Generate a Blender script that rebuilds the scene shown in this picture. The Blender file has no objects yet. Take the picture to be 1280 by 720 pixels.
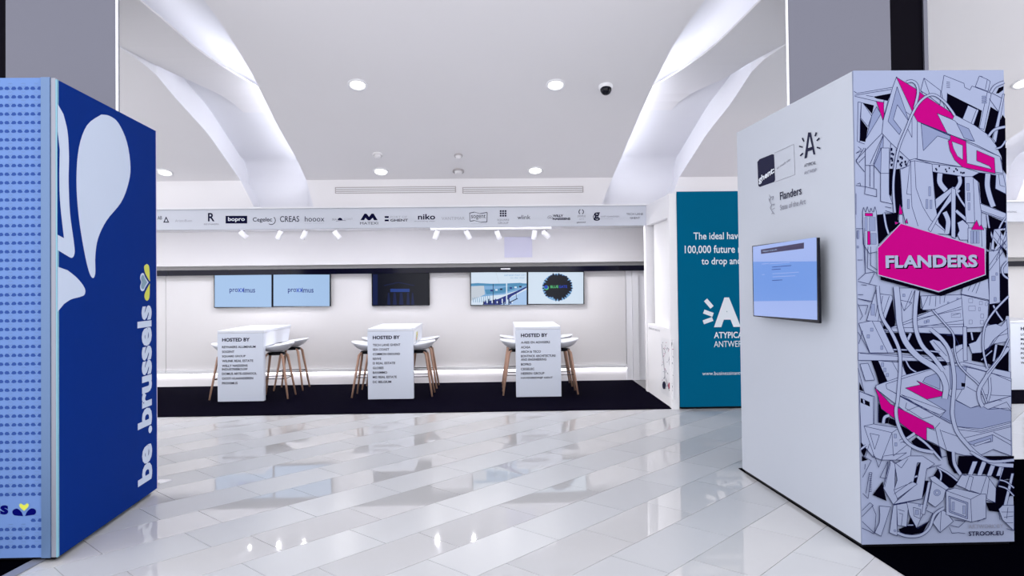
import bpy, math, random
import numpy as np
from mathutils import Vector
from math import sin, cos, pi
random.seed(7)
S = bpy.context.scene
COL = S.collection

# ------------------------------------------------------------------ camera
EYE = 1.65
FPX, PITCH, ROLL, CY, YAW = 887.39, .0157, -.0117, 340.8, .024
fw = np.array([sin(YAW)*cos(PITCH), cos(YAW)*cos(PITCH), sin(PITCH)])
r0 = np.array([cos(YAW), -sin(YAW), 0.]); u0 = np.cross(r0, fw)
rt = cos(ROLL)*r0 + sin(ROLL)*u0; up = -sin(ROLL)*r0 + cos(ROLL)*u0
cd = bpy.data.cameras.new('camera'); cam = bpy.data.objects.new('camera', cd); COL.objects.link(cam)
cd.sensor_width = 36; cd.lens = FPX*36/1280; cd.shift_y = -(360-CY)/1280; cd.clip_end = 200
from mathutils import Matrix
cam.matrix_world = Matrix(((rt[0], up[0], -fw[0], 0), (rt[1], up[1], -fw[1], 0), (rt[2], up[2], -fw[2], EYE), (0, 0, 0, 1)))
S.camera = cam

# ------------------------------------------------------------------ world, view
W = bpy.data.worlds.new('world'); S.world = W; W.use_nodes = True
bg = W.node_tree.nodes['Background']; bg.inputs[0].default_value = (.975, .97, 1, 1); bg.inputs[1].default_value = 1.65
S.view_settings.view_transform = 'Standard'; S.view_settings.look = 'None'
S.view_settings.exposure = 0.44; S.view_settings.gamma = 1
LED_W = 9.5        # cove light strips
WALL_LED = 6.0      # light strip at the foot of the back wall
DOWN_W = 46; TRACK_W = 62

# ------------------------------------------------------------------ helpers
def ray(x, y): return (x-640)/FPX*rt - (y-CY)/FPX*up + fw
def onZ(x, y, z=0.):
    d = ray(x, y); t = (z-EYE)/d[2]; return Vector((d[0]*t, d[1]*t, z))
def onY(x, y, Y):
    d = ray(x, y); t = Y/d[1]; return Vector((d[0]*t, Y, EYE+d[2]*t))
class Plane:                      # a real surface in the room; p = point, n = normal towards the viewer's side
    def __init__(s, p, n): s.p = Vector(p); s.n = Vector(n).normalized()
    def __call__(s, x, y, off=0.):
        d = Vector(ray(x, y)); e = Vector((0, 0, EYE)); t = (s.p+s.n*off-e).dot(s.n)/d.dot(s.n); return e+d*t

def srgb(r, g, b):
    f = lambda c: (c/255/12.92) if c/255 <= .04045 else ((c/255+.055)/1.055)**2.4
    return (f(r), f(g), f(b), 1)
MATS = {}
def mat(name, col, rough=.5, metal=0, emit=0, ecol=None, spec=.5, noise=0, nscale=60, bump=0, bscale=200, rnd=0, coat=0):
    m = bpy.data.materials.new(name); m.use_nodes = True; nt = m.node_tree; b = nt.nodes['Principled BSDF']
    c = srgb(*col); b.inputs['Base Color'].default_value = c; b.inputs['Roughness'].default_value = rough
    b.inputs['Metallic'].default_value = metal; b.inputs['Specular IOR Level'].default_value = spec
    b.inputs['Coat Weight'].default_value = coat; b.inputs['Coat Roughness'].default_value = .03
    if emit:
        b.inputs['Emission Color'].default_value = srgb(*(ecol or col)); b.inputs['Emission Strength'].default_value = emit
    if noise or rnd:
        tc = nt.nodes.new('ShaderNodeTexCoord'); no = nt.nodes.new('ShaderNodeTexNoise'); no.inputs['Scale'].default_value = nscale
        no.inputs['Detail'].default_value = 4
        nt.links.new(tc.outputs['Object'], no.inputs['Vector'])
        hs = nt.nodes.new('ShaderNodeHueSaturation'); hs.inputs['Color'].default_value = c
        mr = nt.nodes.new('ShaderNodeMapRange'); mr.inputs['To Min'].default_value = 1-noise; mr.inputs['To Max'].default_value = 1+noise
        nt.links.new(no.outputs['Fac'], mr.inputs['Value']); last = mr.outputs['Result']
        if rnd:
            oi = nt.nodes.new('ShaderNodeObjectInfo'); m2 = nt.nodes.new('ShaderNodeMapRange')
            m2.inputs['To Min'].default_value = 1-rnd; m2.inputs['To Max'].default_value = 1+rnd
            nt.links.new(oi.outputs['Random'], m2.inputs['Value'])
            mu = nt.nodes.new('ShaderNodeMath'); mu.operation = 'MULTIPLY'
            nt.links.new(last, mu.inputs[0]); nt.links.new(m2.outputs['Result'], mu.inputs[1]); last = mu.outputs[0]
        nt.links.new(last, hs.inputs['Value']); nt.links.new(hs.outputs['Color'], b.inputs['Base Color'])
    if bump:
        tc = nt.nodes.new('ShaderNodeTexCoord'); no = nt.nodes.new('ShaderNodeTexNoise'); no.inputs['Scale'].default_value = bscale
        bp = nt.nodes.new('ShaderNodeBump'); bp.inputs['Strength'].default_value = bump; bp.inputs['Distance'].default_value = .004
        nt.links.new(tc.outputs['Object'], no.inputs['Vector']); nt.links.new(no.outputs['Fac'], bp.inputs['Height'])
        nt.links.new(bp.outputs['Normal'], b.inputs['Normal'])
    MATS[name] = m; return m
M_white = mat('white_paint', (242, 241, 244), .55, noise=.01, nscale=3)
M_ceil = mat('ceiling_paint', (232, 230, 233), .7, noise=.01, nscale=2)
M_cove = mat('cove_paint', (228, 228, 234), .6)
M_wall = mat('wall_paint', (222, 220, 222), .5, noise=.012, nscale=2)
M_trim = mat('trim_white', (234, 234, 238), .35)
M_fascia = mat('fascia_white', (205, 209, 220), .4)
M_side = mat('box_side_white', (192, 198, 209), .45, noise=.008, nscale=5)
M_counter = mat('counter_lacquer', (226, 230, 240), .3)
M_cfront = mat('counter_front', (220, 227, 242), .35)
M_tileL = mat('tile_pale_satin', (183, 185, 189), .28, spec=.4, noise=.01, nscale=8, rnd=.03)
M_tileD = mat('tile_grey_polished', (190, 190, 192), .03, spec=.6, noise=.012, nscale=6, rnd=.04, coat=.15)
M_grout = mat('grout', (140, 140, 142), .8)
M_carpet = mat('navy_carpet', (7, 5, 20), .95, spec=.01, noise=.35, nscale=9, bump=.8, bscale=500)
M_mat = mat('black_mat', (2, 2, 6), 1, spec=0, noise=.2, nscale=60)
M_black = mat('black_gloss', (6, 6, 20), .15, spec=.25)
M_rail = mat('rail_gloss', (10, 10, 30), .1, spec=.2)
M_dark = mat('black_plastic', (6, 6, 14), .4, spec=.15)
M_blue = mat('panel_blue', (2, 42, 122), .6, spec=.03, noise=.03, nscale=6)
M_pale = mat('print_pale_blue', (196, 208, 228), .45)
M_lb = mat('lightbox_fabric', (98, 126, 178), .7, spec=.05, emit=.05, ecol=(110, 150, 235))
M_lbk = mat('lightbox_pattern', (50, 76, 140), .7, spec=.02)
M_lbn = mat('lightbox_navy', (4, 6, 90), .7, spec=.02)
M_yel = mat('print_yellow', (205, 208, 70), .5)
M_greyp = mat('print_grey_green', (120, 152, 170), .5)
M_frameblue = mat('box_frame_blue', (92, 118, 156), .4, metal=.3)
M_alu = mat('aluminium', (138, 142, 156), .4, metal=.3)
M_teal = mat('panel_teal', (0, 97, 134), .6, spec=.02)
M_navy = mat('print_navy', (12, 13, 50), .6, spec=.03)
M_ink = mat('print_ink', (42, 43, 66), .6, spec=.03)
M_faint = mat('print_faint', (165, 168, 180), .5)
M_mid = mat('print_mid_grey', (118, 120, 138), .5)
M_white_ink = mat('print_white', (225, 232, 240), .5)
M_face = mat('art_paper', (137, 146, 173), .5, spec=.1)
M_artk = mat('art_black', (2, 1, 12), .7, spec=.01)
M_artl = mat('art_line', (30, 36, 76), .7, spec=.02)
M_artg = mat('art_grey', (116, 126, 158), .6, spec=.05)
M_pink = mat('art_pink', (160, 0, 106), .5, spec=.02)
M_col = mat('column_cladding', (98, 99, 112), .16, metal=.4)
M_coldark = mat('column_dark_gap', (5, 3, 12), .6, spec=.05)
M_wood = mat('oak', (178, 140, 120), .45, noise=.10, nscale=25)
M_shell = mat('stool_shell', (226, 228, 236), .3)
M_steel = mat('steel', (150, 145, 150), .25, metal=1)
M_lamp = mat('lamp_glow', (255, 252, 250), .5, emit=2.2)
M_lens = mat('spot_lens', (250, 250, 250), .4, emit=.8)
M_led = mat('led_strip', (245, 248, 255), .5, emit=LED_W)
M_led2 = mat('led_strip_dim', (245, 248, 255), .5, emit=LED_W*.55)
M_wled = mat('wall_led', (250, 248, 255), .5, emit=WALL_LED)
M_blight = mat('booth_strip', (250, 249, 255), .5, emit=13)
M_vent = mat('vent_grey', (176, 170, 172), .6)
M_gl = mat('grille_lilac', (205, 204, 224), .5)
def scr(n, c, e=.62): return mat(n, tuple(int(v*.15) for v in c), .2, spec=.2, emit=e, ecol=c)
M_s1 = scr('screen_pale_blue', (176, 208, 248)); M_s2 = scr('screen_white', (222, 238, 255)); M_s3 = scr('screen_dark', (6, 9, 26))
M_s4 = scr('screen_lilac', (168, 190, 250)); M_s5 = scr('screen_sky', (120, 162, 240)); M_s6 = scr('screen_band', (58, 50, 92))
M_s7 = scr('screen_navy', (24, 44, 130)); M_s8 = scr('screen_teal', (78, 146, 190)); M_s9 = scr('screen_deep', (14, 24, 70))
M_s10 = scr('screen_sand', (205, 214, 226)); M_s11 = scr('screen_blue', (30, 70, 200)); M_s12 = scr('screen_green', (90, 200, 130)); M_s13 = scr('screen_mid', (128, 178, 225))

class MB:
    def __init__(s): s.v = []; s.f = []; s.m = []; s.ms = []
    def mi(s, m):
        if m not in s.ms: s.ms.append(m)
        return s.ms.index(m)
    def face(s, pts, m=None):
        n = len(s.v); s.v += [tuple(p) for p in pts]; s.f.append(tuple(range(n, n+len(pts)))); s.m.append(s.mi(m) if m else 0); return s
    def grid(s, rows, m=None, close=False):
        n = len(s.v); R = len(rows); C = len(rows[0]); k = s.mi(m) if m else 0
        for r in rows: s.v += [tuple(p) for p in r]
        for i in range(R-1):
            for j in range(C if close else C-1):
                j2 = (j+1) % C; s.f.append((n+i*C+j, n+i*C+j2, n+(i+1)*C+j2, n+(i+1)*C+j)); s.m.append(k)
        return s
    def box(s, x0, x1, y0, y1, z0, z1, m=None):
        return s.prism([(x0, y0, z0), (x1, y0, z0), (x1, y1, z0), (x0, y1, z0)], (0, 0, z1-z0), m)
    def prism(s, pts, d, m=None):
        n = len(s.v); k = s.mi(m) if m else 0; d = Vector(d); P = [Vector(p) for p in pts]; c = len(P)
        s.v += [tuple(p) for p in P]+[tuple(p+d) for p in P]
        s.f.append(tuple(range(n+c-1, n-1, -1))); s.f.append(tuple(range(n+c, n+2*c)))
        for i in range(c): j = (i+1) % c; s.f.append((n+i, n+j, n+c+j, n+c+i))
        s.m += [k]*(c+2); return s
    def tube(s, path, rad, seg=8, m=None, cap=True):
        P = [Vector(p) for p in path]; rad = rad if isinstance(rad, (list, tuple)) else [rad]*len(P)
        k = s.mi(m) if m else 0; n = len(s.v); prev = None
        for i, p in enumerate(P):
            t = (P[min(i+1, len(P)-1)]-P[max(i-1, 0)]).normalized()
            a = prev if prev is not None else (Vector((0, 0, 1)) if abs(t.z) < .9 else Vector((1, 0, 0)))
            a = (a-t*a.dot(t)).normalized(); prev = a; b = t.cross(a)
            for q in range(seg):
                w = 2*pi*q/seg; s.v.append(tuple(p+(a*cos(w)+b*sin(w))*rad[i]))
        for i in range(len(P)-1):
            for q in range(seg):
                q2 = (q+1) % seg; s.f.append((n+i*seg+q, n+i*seg+q2, n+(i+1)*seg+q2, n+(i+1)*seg+q)); s.m.append(k)
        if cap:
            s.f.append(tuple(range(n+seg-1, n-1, -1))); s.f.append(tuple(range(n+(len(P)-1)*seg, n+len(P)*seg))); s.m += [k, k]
        return s
    def lathe(s, c, prof, seg=24, axis=(0, 0, 1), m=None):
        ax = Vector(axis).normalized(); a = ax.orthogonal().normalized(); b = ax.cross(a); c = Vector(c)
        rows = [[c+ax*h+(a*cos(2*pi*q/seg)+b*sin(2*pi*q/seg))*r for q in range(seg)] for r, h in prof]
        return s.grid(rows, m, close=True)
    def build(s, name, material, parent=None, smooth=False, bevel=0):
        me = bpy.data.meshes.new(name); o = bpy.data.objects.new(name, me); COL.objects.link(o)
        off = Vector((0, 0, 0))
        if parent is not None:
            o.parent = parent; q = parent
            while q is not None: off += q.location; q = q.parent
        me.from_pydata([(x-off.x, y-off.y, z-off.z) for x, y, z in s.v], [], s.f)
        for m in (s.ms or [material]): me.materials.append(m)
        if s.ms: me.polygons.foreach_set('material_index', s.m)
        if smooth: me.polygons.foreach_set('use_smooth', [True]*len(s.f))
        me.update()
        if bevel:
            bm = o.modifiers.new('bevel', 'BEVEL'); bm.width = bevel; bm.segments = 2; bm.limit_method = 'ANGLE'
        return o
def empty(name, loc, label, cat, group=None):
    o = bpy.data.objects.new(name, None); COL.objects.link(o); o.location = loc; o.empty_display_size = .1
    return tag(o, label, cat, group)
def tag(o, label, cat, group=None):
    o['label'] = label; o['category'] = cat
    if group: o['group'] = group
    return o
def struct(o): o['kind'] = 'structure'; return o
def copy_tree(o, parent=None):
    c = o.copy(); COL.objects.link(c); c.parent = parent
    for ch in list(o.children):
        if ch.name.split('.')[0] in SKIP: continue
        copy_tree(ch, c)
    return c
SKIP = set()

# text: built-in font turned into flat mesh; origin, u (full width vector), v (full height vector) of its bounding box
def text_geo(s, wt):
    c = bpy.data.curves.new('t', 'FONT'); c.body = s; c.offset = wt; c.resolution_u = 3; c.fill_mode = 'FRONT'
    o = bpy.data.objects.new('t', c); COL.objects.link(o); dg = bpy.context.evaluated_depsgraph_get()
    me = bpy.data.meshes.new_from_object(o.evaluated_get(dg)); bpy.data.objects.remove(o)
    V = [v.co.copy() for v in me.vertices]; F = [tuple(p.vertices) for p in me.polygons]; bpy.data.meshes.remove(me); bpy.data.curves.remove(c)
    x0 = min(v.x for v in V); x1 = max(v.x for v in V); y0 = min(v.y for v in V); y1 = max(v.y for v in V)
    return [((v.x-x0)/(x1-x0), (v.y-y0)/(y1-y0)) for v in V], F, (x1-x0)/(y1-y0)
def add_text(mb, s, o, u, v, m, wt=0., n=(0, 0, 0)):
    V, F, _ = text_geo(s, wt); k = len(mb.v); o = Vector(o)+Vector(n); u = Vector(u); v = Vector(v); i = mb.mi(m)
    mb.v += [tuple(o+u*a+v*b) for a, b in V]; mb.f += [tuple(k+q for q in f) for f in F]; mb.m += [i]*len(F)
def text_px(mb, pl, s, x0, yb, x1, yt, m, wt=0., off=.002, yb2=None):
    a = pl(x0, yb, off); b = pl(x1, yb if yb2 is None else yb2, off); t = pl(x0, yt, off)
    u = b-a
    if yb2 is None: u.z = 0
    add_text(mb, s, a, u, Vector((0, 0, t.z-a.z)), m, wt)

class Print:                         # painter for flat prints: every shape a hair in front of the one before
    def __init__(s, pl, tr, base=.001, step=.00008): s.pl = pl; s.tr = tr; s.d = base; s.step = step; s.mb = MB()
    def P(s, p): x, y = s.tr(*p); return s.pl(x, y, s.d)
    def fill(s, pts, m, line=None, w=1.0):
        s.d += s.step; s.mb.face([s.P(p) for p in pts], m)
        if line: s.line(list(pts)+[pts[0]], line, w)
    def line(s, pts, m, w=1.0):        # w in traced units
        s.d += s.step
        for (x0, y0), (x1, y1) in zip(pts[:-1], pts[1:]):
            L = math.hypot(x1-x0, y1-y0)
            if L < 1e-6: continue
            a, b = -(y1-y0)/L*w/2, (x1-x0)/L*w/2
            s.mb.face([s.P(q) for q in ((x0-a, y0-b), (x1-a, y1-b), (x1+a, y1+b), (x0+a, y0+b))], m)
    def band(s, pts, w, m, ml, lw):
        P = smooth(pts, 5); N = len(P); L = []; R = []
        for i in range(N):
            dx = P[min(i+1, N-1)][0]-P[max(i-1, 0)][0]; dy = P[min(i+1, N-1)][1]-P[max(i-1, 0)][1]; q = math.hypot(dx, dy) or 1
            L.append((P[i][0]-dy/q*w/2, P[i][1]+dx/q*w/2)); R.append((P[i][0]+dy/q*w/2, P[i][1]-dx/q*w/2))
        s.d += s.step
        for i in range(N-1): s.mb.face([s.P(L[i]), s.P(L[i+1]), s.P(R[i+1]), s.P(R[i])], m)
        s.line(L, ml, lw); s.line(R, ml, lw)
def smooth(p, k):
    out = []
    for i in range(len(p)-1):
        p0 = p[max(i-1, 0)]; p1 = p[i]; p2 = p[i+1]; p3 = p[min(i+2, len(p)-1)]
        for j in range(k):
            t = j/k
            out.append(tuple(.5*(2*p1[d]+(p2[d]-p0[d])*t+(2*p0[d]-5*p1[d]+4*p2[d]-p3[d])*t*t+(-p0[d]+3*p1[d]-3*p2[d]+p3[d])*t**3) for d in range(2)))
    return out+[p[-1]]

# ------------------------------------------------------------------ floor with stretcher-bond tiles laid on the diagonal
XL, XR, YB, YW = -9., 11., -3., 12.0      # extents; YW back wall plane
floor = struct(MB().box(XL, XR, YB, YW+.4, -.12, -.004).build('floor', M_grout))
AN = .8301-.024; TW, TL = .4, .765
def tile_xy(u, v): return (u*cos(AN)+v*sin(AN), u*sin(AN)-v*cos(AN))
tm = []
for m in (M_tileL, M_tileD):
    mb = MB(); g = .0022
    c = [tile_xy(a, b) for a, b in ((g, g), (TL-g, g), (TL-g, TW-g), (g, TW-g))]
    mb.prism([(x, y, -.012) for x, y in c][::-1], (0, 0, .012)); o = mb.build('tile', m); tm.append(o.data); bpy.data.objects.remove(o)
cand = []
for k in range(-45, 34):
    v = (-.22+k)*TW; par = k % 2
    # rows starting at v=-10.22, -8.22 ... are pale rows, the others polished
    pale = (k % 2 == 0)
    base = (2.045 if pale else 2.31)
    for j in range(-12, 22):
        u = base+j*TL; x, y = tile_xy(u+TL/2, v+TW/2)
        if x < XL+.5 or x > XR-.5 or y < YB+.5 or y > 9.75: continue
        d = np.array([x, y, -EYE]); z = d@fw; vis = 0
        if z > .5:
            px = 640+FPX*(d@rt)/z; py = CY-FPX*(d@up)/z
            if -60 < px < 1340 and 490 < py < 800: vis = 1
            if vis and ((px < 60) or (px > 1290)): vis = .5
        cand.append((vis, -math.hypot(x, y), u, v, pale))
cand.sort(key=lambda c: (-c[0], -c[1]))
rest = MB(); rest.mi(M_tileL); rest.mi(M_tileD)
for i, (vis, d, u, v, pale) in enumerate(cand):
    x, y = tile_xy(u, v)
    if i < 300 and vis > 0:
        o = bpy.data.objects.new('tile', tm[0 if pale else 1]); COL.objects.link(o); o.parent = floor; o.location = (x, y, 0)
    else:
        g = .0022; c = [tile_xy(u+a, v+b) for a, b in ((g, g), (TL-g, g), (TL-g, TW-g), (g, TW-g))]
        rest.prism([(a, b, -.012) for a, b in c][::-1], (0, 0, .012), M_tileL if pale else M_tileD)
o = rest.build('tile_field', M_tileL, floor); o['kind'] = 'stuff'

# ------------------------------------------------------------------ ceiling: slopes down to the bulkhead, cut by curved lit coves
YK = 10.65; ZK = 3.235; SL = .36; D = .36; ZF = 2.83     # bulkhead plane, its top, slope, cove depth, top of the fascia
def zc(Y): return ZK+SL*(YK-Y)
def on_ceil(x, y, e=0.):
    d = ray(x, y); t = (ZK+SL*YK+e-EYE)/(d[2]+SL*d[1]); return d[0]*t, d[1]*t
def curve(px, es=None):
    L = sorted([(on_ceil(x, y, es[i] if es else 0.)[1], on_ceil(x, y, es[i] if es else 0.)[0], es[i] if es else 0.) for i, (x, y) in enumerate(px)])
    Y = [a[0] for a in L]; X = [a[1] for a in L]; E = [a[2] for a in L]
    def f(y):
        if y < Y[0]: return X[0]+(X[1]-X[0])/(Y[1]-Y[0])*(y-Y[0])
        if y > Y[-1]: return X[-1]+(X[-1]-X[-2])/(Y[-1]-Y[-2])*(y-Y[-1])
        return float(np.interp(y, Y, X))
    return f, (lambda y: float(np.interp(y, Y, E)))
YN = 3.4
def cove_def(C1, L1, C2, L2, L2e, c1b, c2b):
    f1, _ = curve(C1); g1, _ = curve(L1); f2, _ = curve(C2); g2, e2 = curve(L2)
    return f1, g1, f2, g2, e2, c1b, c2b
AX = -.50          # symmetry plane of the vaulted bay
lc = cove_def([(205, -60), (255, 0), (277, 30), (313, 88), (347, 157), (370, 197), (382, 223)],
              [(100, -55), (173, 0), (213, 33), (283, 97), (347, 157)],
              [(95, 22), (147, 57), (190, 87), (217, 120), (260, 167), (299, 223)],
              [(147, 57), (192, 87), (233, 117), (283, 153), (306, 175), (325, 200)], [0, .005, .16, .30, D, D], (392, 256), (318, 256))
rc = cove_def([(925, -60), (881, 0), (843, 54), (812, 115), (795, 154), (777, 196), (765, 223)],
              [(1030, -55), (952, 0), (885, 67), (840, 112), (795, 154)],
              [(1030, 30), (985, 54), (945, 81), (914, 129), (885, 165), (848, 223)],
              [(985, 54), (943, 81), (904, 119), (858, 150), (838, 172), (820, 197)], [0, .005, .16, .30, D, D], (752, 256), (836, 256))
BW = 443/FPX*YK + .02    # bay repeat along the wall, in metres
def stations():
    return list(np.linspace(YN, YK, 34))
MERGE0, MERGE1 = 7.6, 9.6        # where the ribbon curls up into the cove
def cove_rows(cv, sgn, dx):
    f1, g1, f2, g2, e2, c1b, c2b = cv
    b1 = onY(c1b[0], c1b[1], YK).x; b2 = onY(c2b[0], c2b[1], YK).x
    E1, E2, LID, WA, WB, LED = [], [], [], [], [], []; RB, LR = [], []
    def add(fn, a, b, inner=True):
        E1.append(fn(a, 0)); E2.append(fn(b, 0)); ai = a+sgn*-.16
        if (b-ai)*sgn < .1: pass
        LID.append([fn(ai+(b-ai)*t, D) for t in (0, .2, .4, .6, .8, 1)])
        WA.append([fn(a, 0), fn(a, .03), fn(ai, .03), fn(ai, D)]); WB.append([fn(b, D), fn(b, 0)])
        return ai
    S_ = -sgn                      # from C1 towards C2
    st = stations()
    for Y in st:
        z = zc(Y); a, b = f1(Y), f2(Y)
        fn = lambda x, h, Y=Y, z=z: (x+dx, Y, z+h)
        a0 = a; ai = a-S_*.16
        E1.append(fn(a, 0)); E2.append(fn(b, 0))
        LID.append([fn(ai+(b-ai)*t, D) for t in (0, .2, .4, .6, .8, 1)])
        WA.append([fn(a, 0), fn(a, .03), fn(ai, .03), fn(ai, D)]); WB.append([fn(b, D), fn(b, 0)])
        LED.append((fn(a-S_*.10, .035), fn(a-S_*.14, .10)))
        if Y <= MERGE1:
            t = min(max((Y-MERGE0)/(MERGE1-MERGE0), 0), 1); e = (D-.01)*t*t*(3-2*t)
            rl = g1(Y) ; rr_ = g2(Y)
            if (rl-a)*S_ < .0: rl = a
            if (rr_-b)*-S_ < 0: rr_ = b
            RB.append([fn(rl+(rr_-rl)*q, e+.004) for q in (0, .25, .5, .75, 1)])
            LR.append(((fn(rl+S_*.05, e+.03), fn(rl+S_*.09, e+.035)), (fn(rr_-S_*.05, e+.03), fn(rr_-S_*.09, e+.035)), t, abs(rl-a) > .03, abs(rr_-b) > .03))
    Y = YK; a, b = f1(Y), f2(Y); nce = len(st)
    for th in (18, 36, 54, 72, 90):
        fn = lambda x, h, th=math.radians(th): (x+dx, YK+h*sin(th), ZK+h*cos(th)); ai = a-S_*.16
        LID.append([fn(ai+(b-ai)*t, D) for t in (0, .2, .4, .6, .8, 1)]); WA.append([fn(a, 0), fn(a, .03), fn(ai, .03), fn(ai, D)]); WB.append([fn(b, D), fn(b, 0)])
    for k in (.5, 1.):
        zz = ZK+(ZF-ZK)*k; aa = a+(b1-a)*k; bb = b+(b2-b)*k; ai = aa-S_*.16
        fn = lambda x, h, zz=zz: (x+dx, YK+h, zz)
        E1.append(fn(aa, 0)); E2.append(fn(bb, 0))
        LID.append([fn(ai+(bb-ai)*t, D) for t in (0, .2, .4, .6, .8, 1)]); WA.append([fn(aa, 0), fn(aa, .03), fn(ai, .03), fn(ai, D)]); WB.append([fn(bb, D), fn(bb, 0)])
    return E1, E2, LID, WA, WB, LED, RB, LR
ceiling = MB(); lid = MB(); wall_ = MB(); leds = MB(); rib = MB()
coves = [(lc, -1, -BW), (lc, -1, 0.), (rc, 1, 0.), (rc, 1, BW)]
allE = []
for cv, sg, dx in coves:
    e1, e2, LID, WA, WB, LED, RB, LR = cove_rows(cv, -sg, dx)
    lid.grid(LID); wall_.grid(WA); wall_.grid(WB); rib.grid(RB)
    rib.grid([[(p[0], p[1], p[2]+.02) for p in r_] for r_ in RB])
    for c_ in (0, -1): rib.grid([[r_[c_], (r_[c_][0], r_[c_][1], r_[c_][2]+.02)] for r_ in RB])
    k0 = int(34*(MERGE0+.7-YN)/(YK-YN)); leds.grid([list(l) for l in LED[k0:]], M_led)
    for side, fl in ((0, 3), (1, 4)):
        seg = [list(x[side]) for x in LR if x[fl] and x[2] < .6]
        if len(seg) > 1: leds.grid(seg, M_led2)
    lo, hi = (e2, e1) if sg < 0 else (e1, e2)
    allE.append((lo, hi))
allE.sort(key=lambda t: t[0][30][0])
bounds = [[(XL, p[1], p[2]) for p in allE[0][0]]]
for lo, hi in allE: bounds += [lo, hi]
bounds.append([(XR, p[1], p[2]) for p in allE[0][0]])
for k in range(0, len(bounds), 2):
    L, R = bounds[k], bounds[k+1]
    rows = []
    for a, b in zip(L, R):
        x0, x1 = min(a[0], b[0]), max(a[0], b[0])
        rows.append([(x0+(x1-x0)*t, a[1], a[2]) for t in (0, .25, .5, .75, 1)])
    ceiling.grid(rows)
ce = struct(ceiling.build('ceiling', M_ceil))
lid.build('cove_lid', M_cove, ce, smooth=True)
wall_.build('cove_wall', M_cove, ce)
rib.build('cove_ribbon', M_ceil, ce, smooth=False)
leds.build('light_strip', M_led, ce)
# unseen sheet added above, so that no outside light falls in through the coves
MB().face([(XL, YN-.4, zc(YN-.4)+.8), (XR, YN-.4, zc(YN-.4)+.8), (XR, YK+.9, zc(YK)+.55), (XL, YK+.9, zc(YK)+.55)]).build('cove_light_shield', M_ceil, ce)

# slot diffusers in the bulkhead (three slots each)
for xa, xb, lab in ((419, 570, 'left of the two long slot air diffusers above the logo fascia'), (578, 729, 'right of the two long slot air diffusers above the logo fascia')):
    a = onY(xa, 238, YK); b = onY(xb, 237, YK); v = empty('slot_diffuser', (a.x, YK, a.z), lab, 'air vent', 'slot diffusers over the fascia')
    MB().box(a.x, b.x, YK-.012, YK+.01, a.z-.047, a.z+.047).build('frame', M_vent, v)
    for i in range(3):
        z = a.z-.028+i*.028; MB().box(a.x+.015, b.x-.015, YK-.02, YK-.011, z-.008, z+.004, M_trim).build('slat', M_trim, v)
# downlights
NC = Vector((0, -SL, -1)).normalized()
dls = [(447, 106, 'recessed round downlight in the front row, left of the dome camera and far from it'), (694.5, 106, 'recessed round downlight just left of the black dome camera'),
       (476, 214.5, 'recessed round downlight above the left slot diffuser'), (669, 213, 'recessed round downlight above the right slot diffuser'),
       (206, 215.5, 'recessed round downlight beside the top of the blue box'), (1278, 104, 'recessed round downlight at the picture\'s right edge, beside the line-art box')]
def cpt(x, y):
    X, Y = on_ceil(x, y); return Vector((X, Y, zc(Y)))
for i, (x, y, lab) in enumerate(dls):
    p = cpt(x, y); d = empty('downlight', p, lab, 'ceiling light', 'recessed downlights')
    MB().lathe(p, [(.108, -.02), (.118, .0), (.116, .010), (.094, .012), (.088, .004), (.086, -.06)], 32, NC).build('trim_ring', M_trim, d, True)
    MB().lathe(p, [(.088, .0), (.07, .006), (.035, .010), (.0005, .012)], 28, NC, M_lamp).build('diffuser', M_lamp, d, True)
    L = bpy.data.lights.new('lamp', 'SPOT'); rear = i in (2, 3, 4); L.energy = DOWN_W; L.spot_size = 1.3 if rear else 2.0; L.spot_blend = .6; L.shadow_soft_size = .08; L.color = (1, .97, .95)
    lo = bpy.data.objects.new('lamp', L); COL.objects.link(lo); lo.parent = d; lo.location = NC*.06; lo.rotation_euler.x = -.55 if rear else 0
# dome camera, smoke detectors, sprinkler
p = cpt(757, 108); d = empty('dome_camera', p, 'black glossy dome security camera on the sloping ceiling', 'security camera')
MB().lathe(p, [(.085, 0), (.083, .03), (.066, .042)], 28, NC).build('base_ring', M_trim, d, True)
MB().lathe(p, [(.068, .035), (.066, .06), (.052, .09), (.03, .108), (.0005, .115)], 28, NC).build('dome', M_black, d, True)
for x, y, r, lab in ((573, 213.5, .085, 'flat pale smoke detector between the two rear downlights'), (573, 194, .06, 'small smoke detector with a stepped body, in front of the flat one'), (472, 193, .07, 'faint round ceiling sensor in front of the left rear downlight')):
    p = cpt(x, y); d = empty('smoke_detector', p, lab, 'smoke detector')
    MB().lathe(p, [(r, 0), (r, .014), (r*.8, .022)], 24, NC).build('base', M_vent if x > 500 else M_ceil, d, True)
    MB().lathe(p, [(r*.7, .02), (r*.62, .045), (r*.3, .052), (.0005, .053)], 24, NC).build('sensor_cap', M_ceil, d, True)

# ------------------------------------------------------------------ booth shell
wb = struct(MB().box(XL, XR, YW, YW+.3, -.1, 3.6).build('wall_back', M_wall))
def wallpanel(x0, x1): MB().box(x0, x1, YW-.035, YW-.001, .275, 1.90).build('wall_panel', M_wall, wb)
pL = onY(209, 480, YW).x; pR = onY(783, 475, YW).x
for a, b in ((XL+.02, pL-.006), (pL, pR), (5.4, XR-.02)): wallpanel(a, b)
# pleated white jambs right of the wide panel
jx = pR+.008
k = 0
while jx < 3.3:
    MB().box(jx, jx+.10, YW-.035-.03*(k % 2), YW-.001, 0, 1.90).build('wall_panel', M_trim, wb); jx += .105; k += 1
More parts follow.
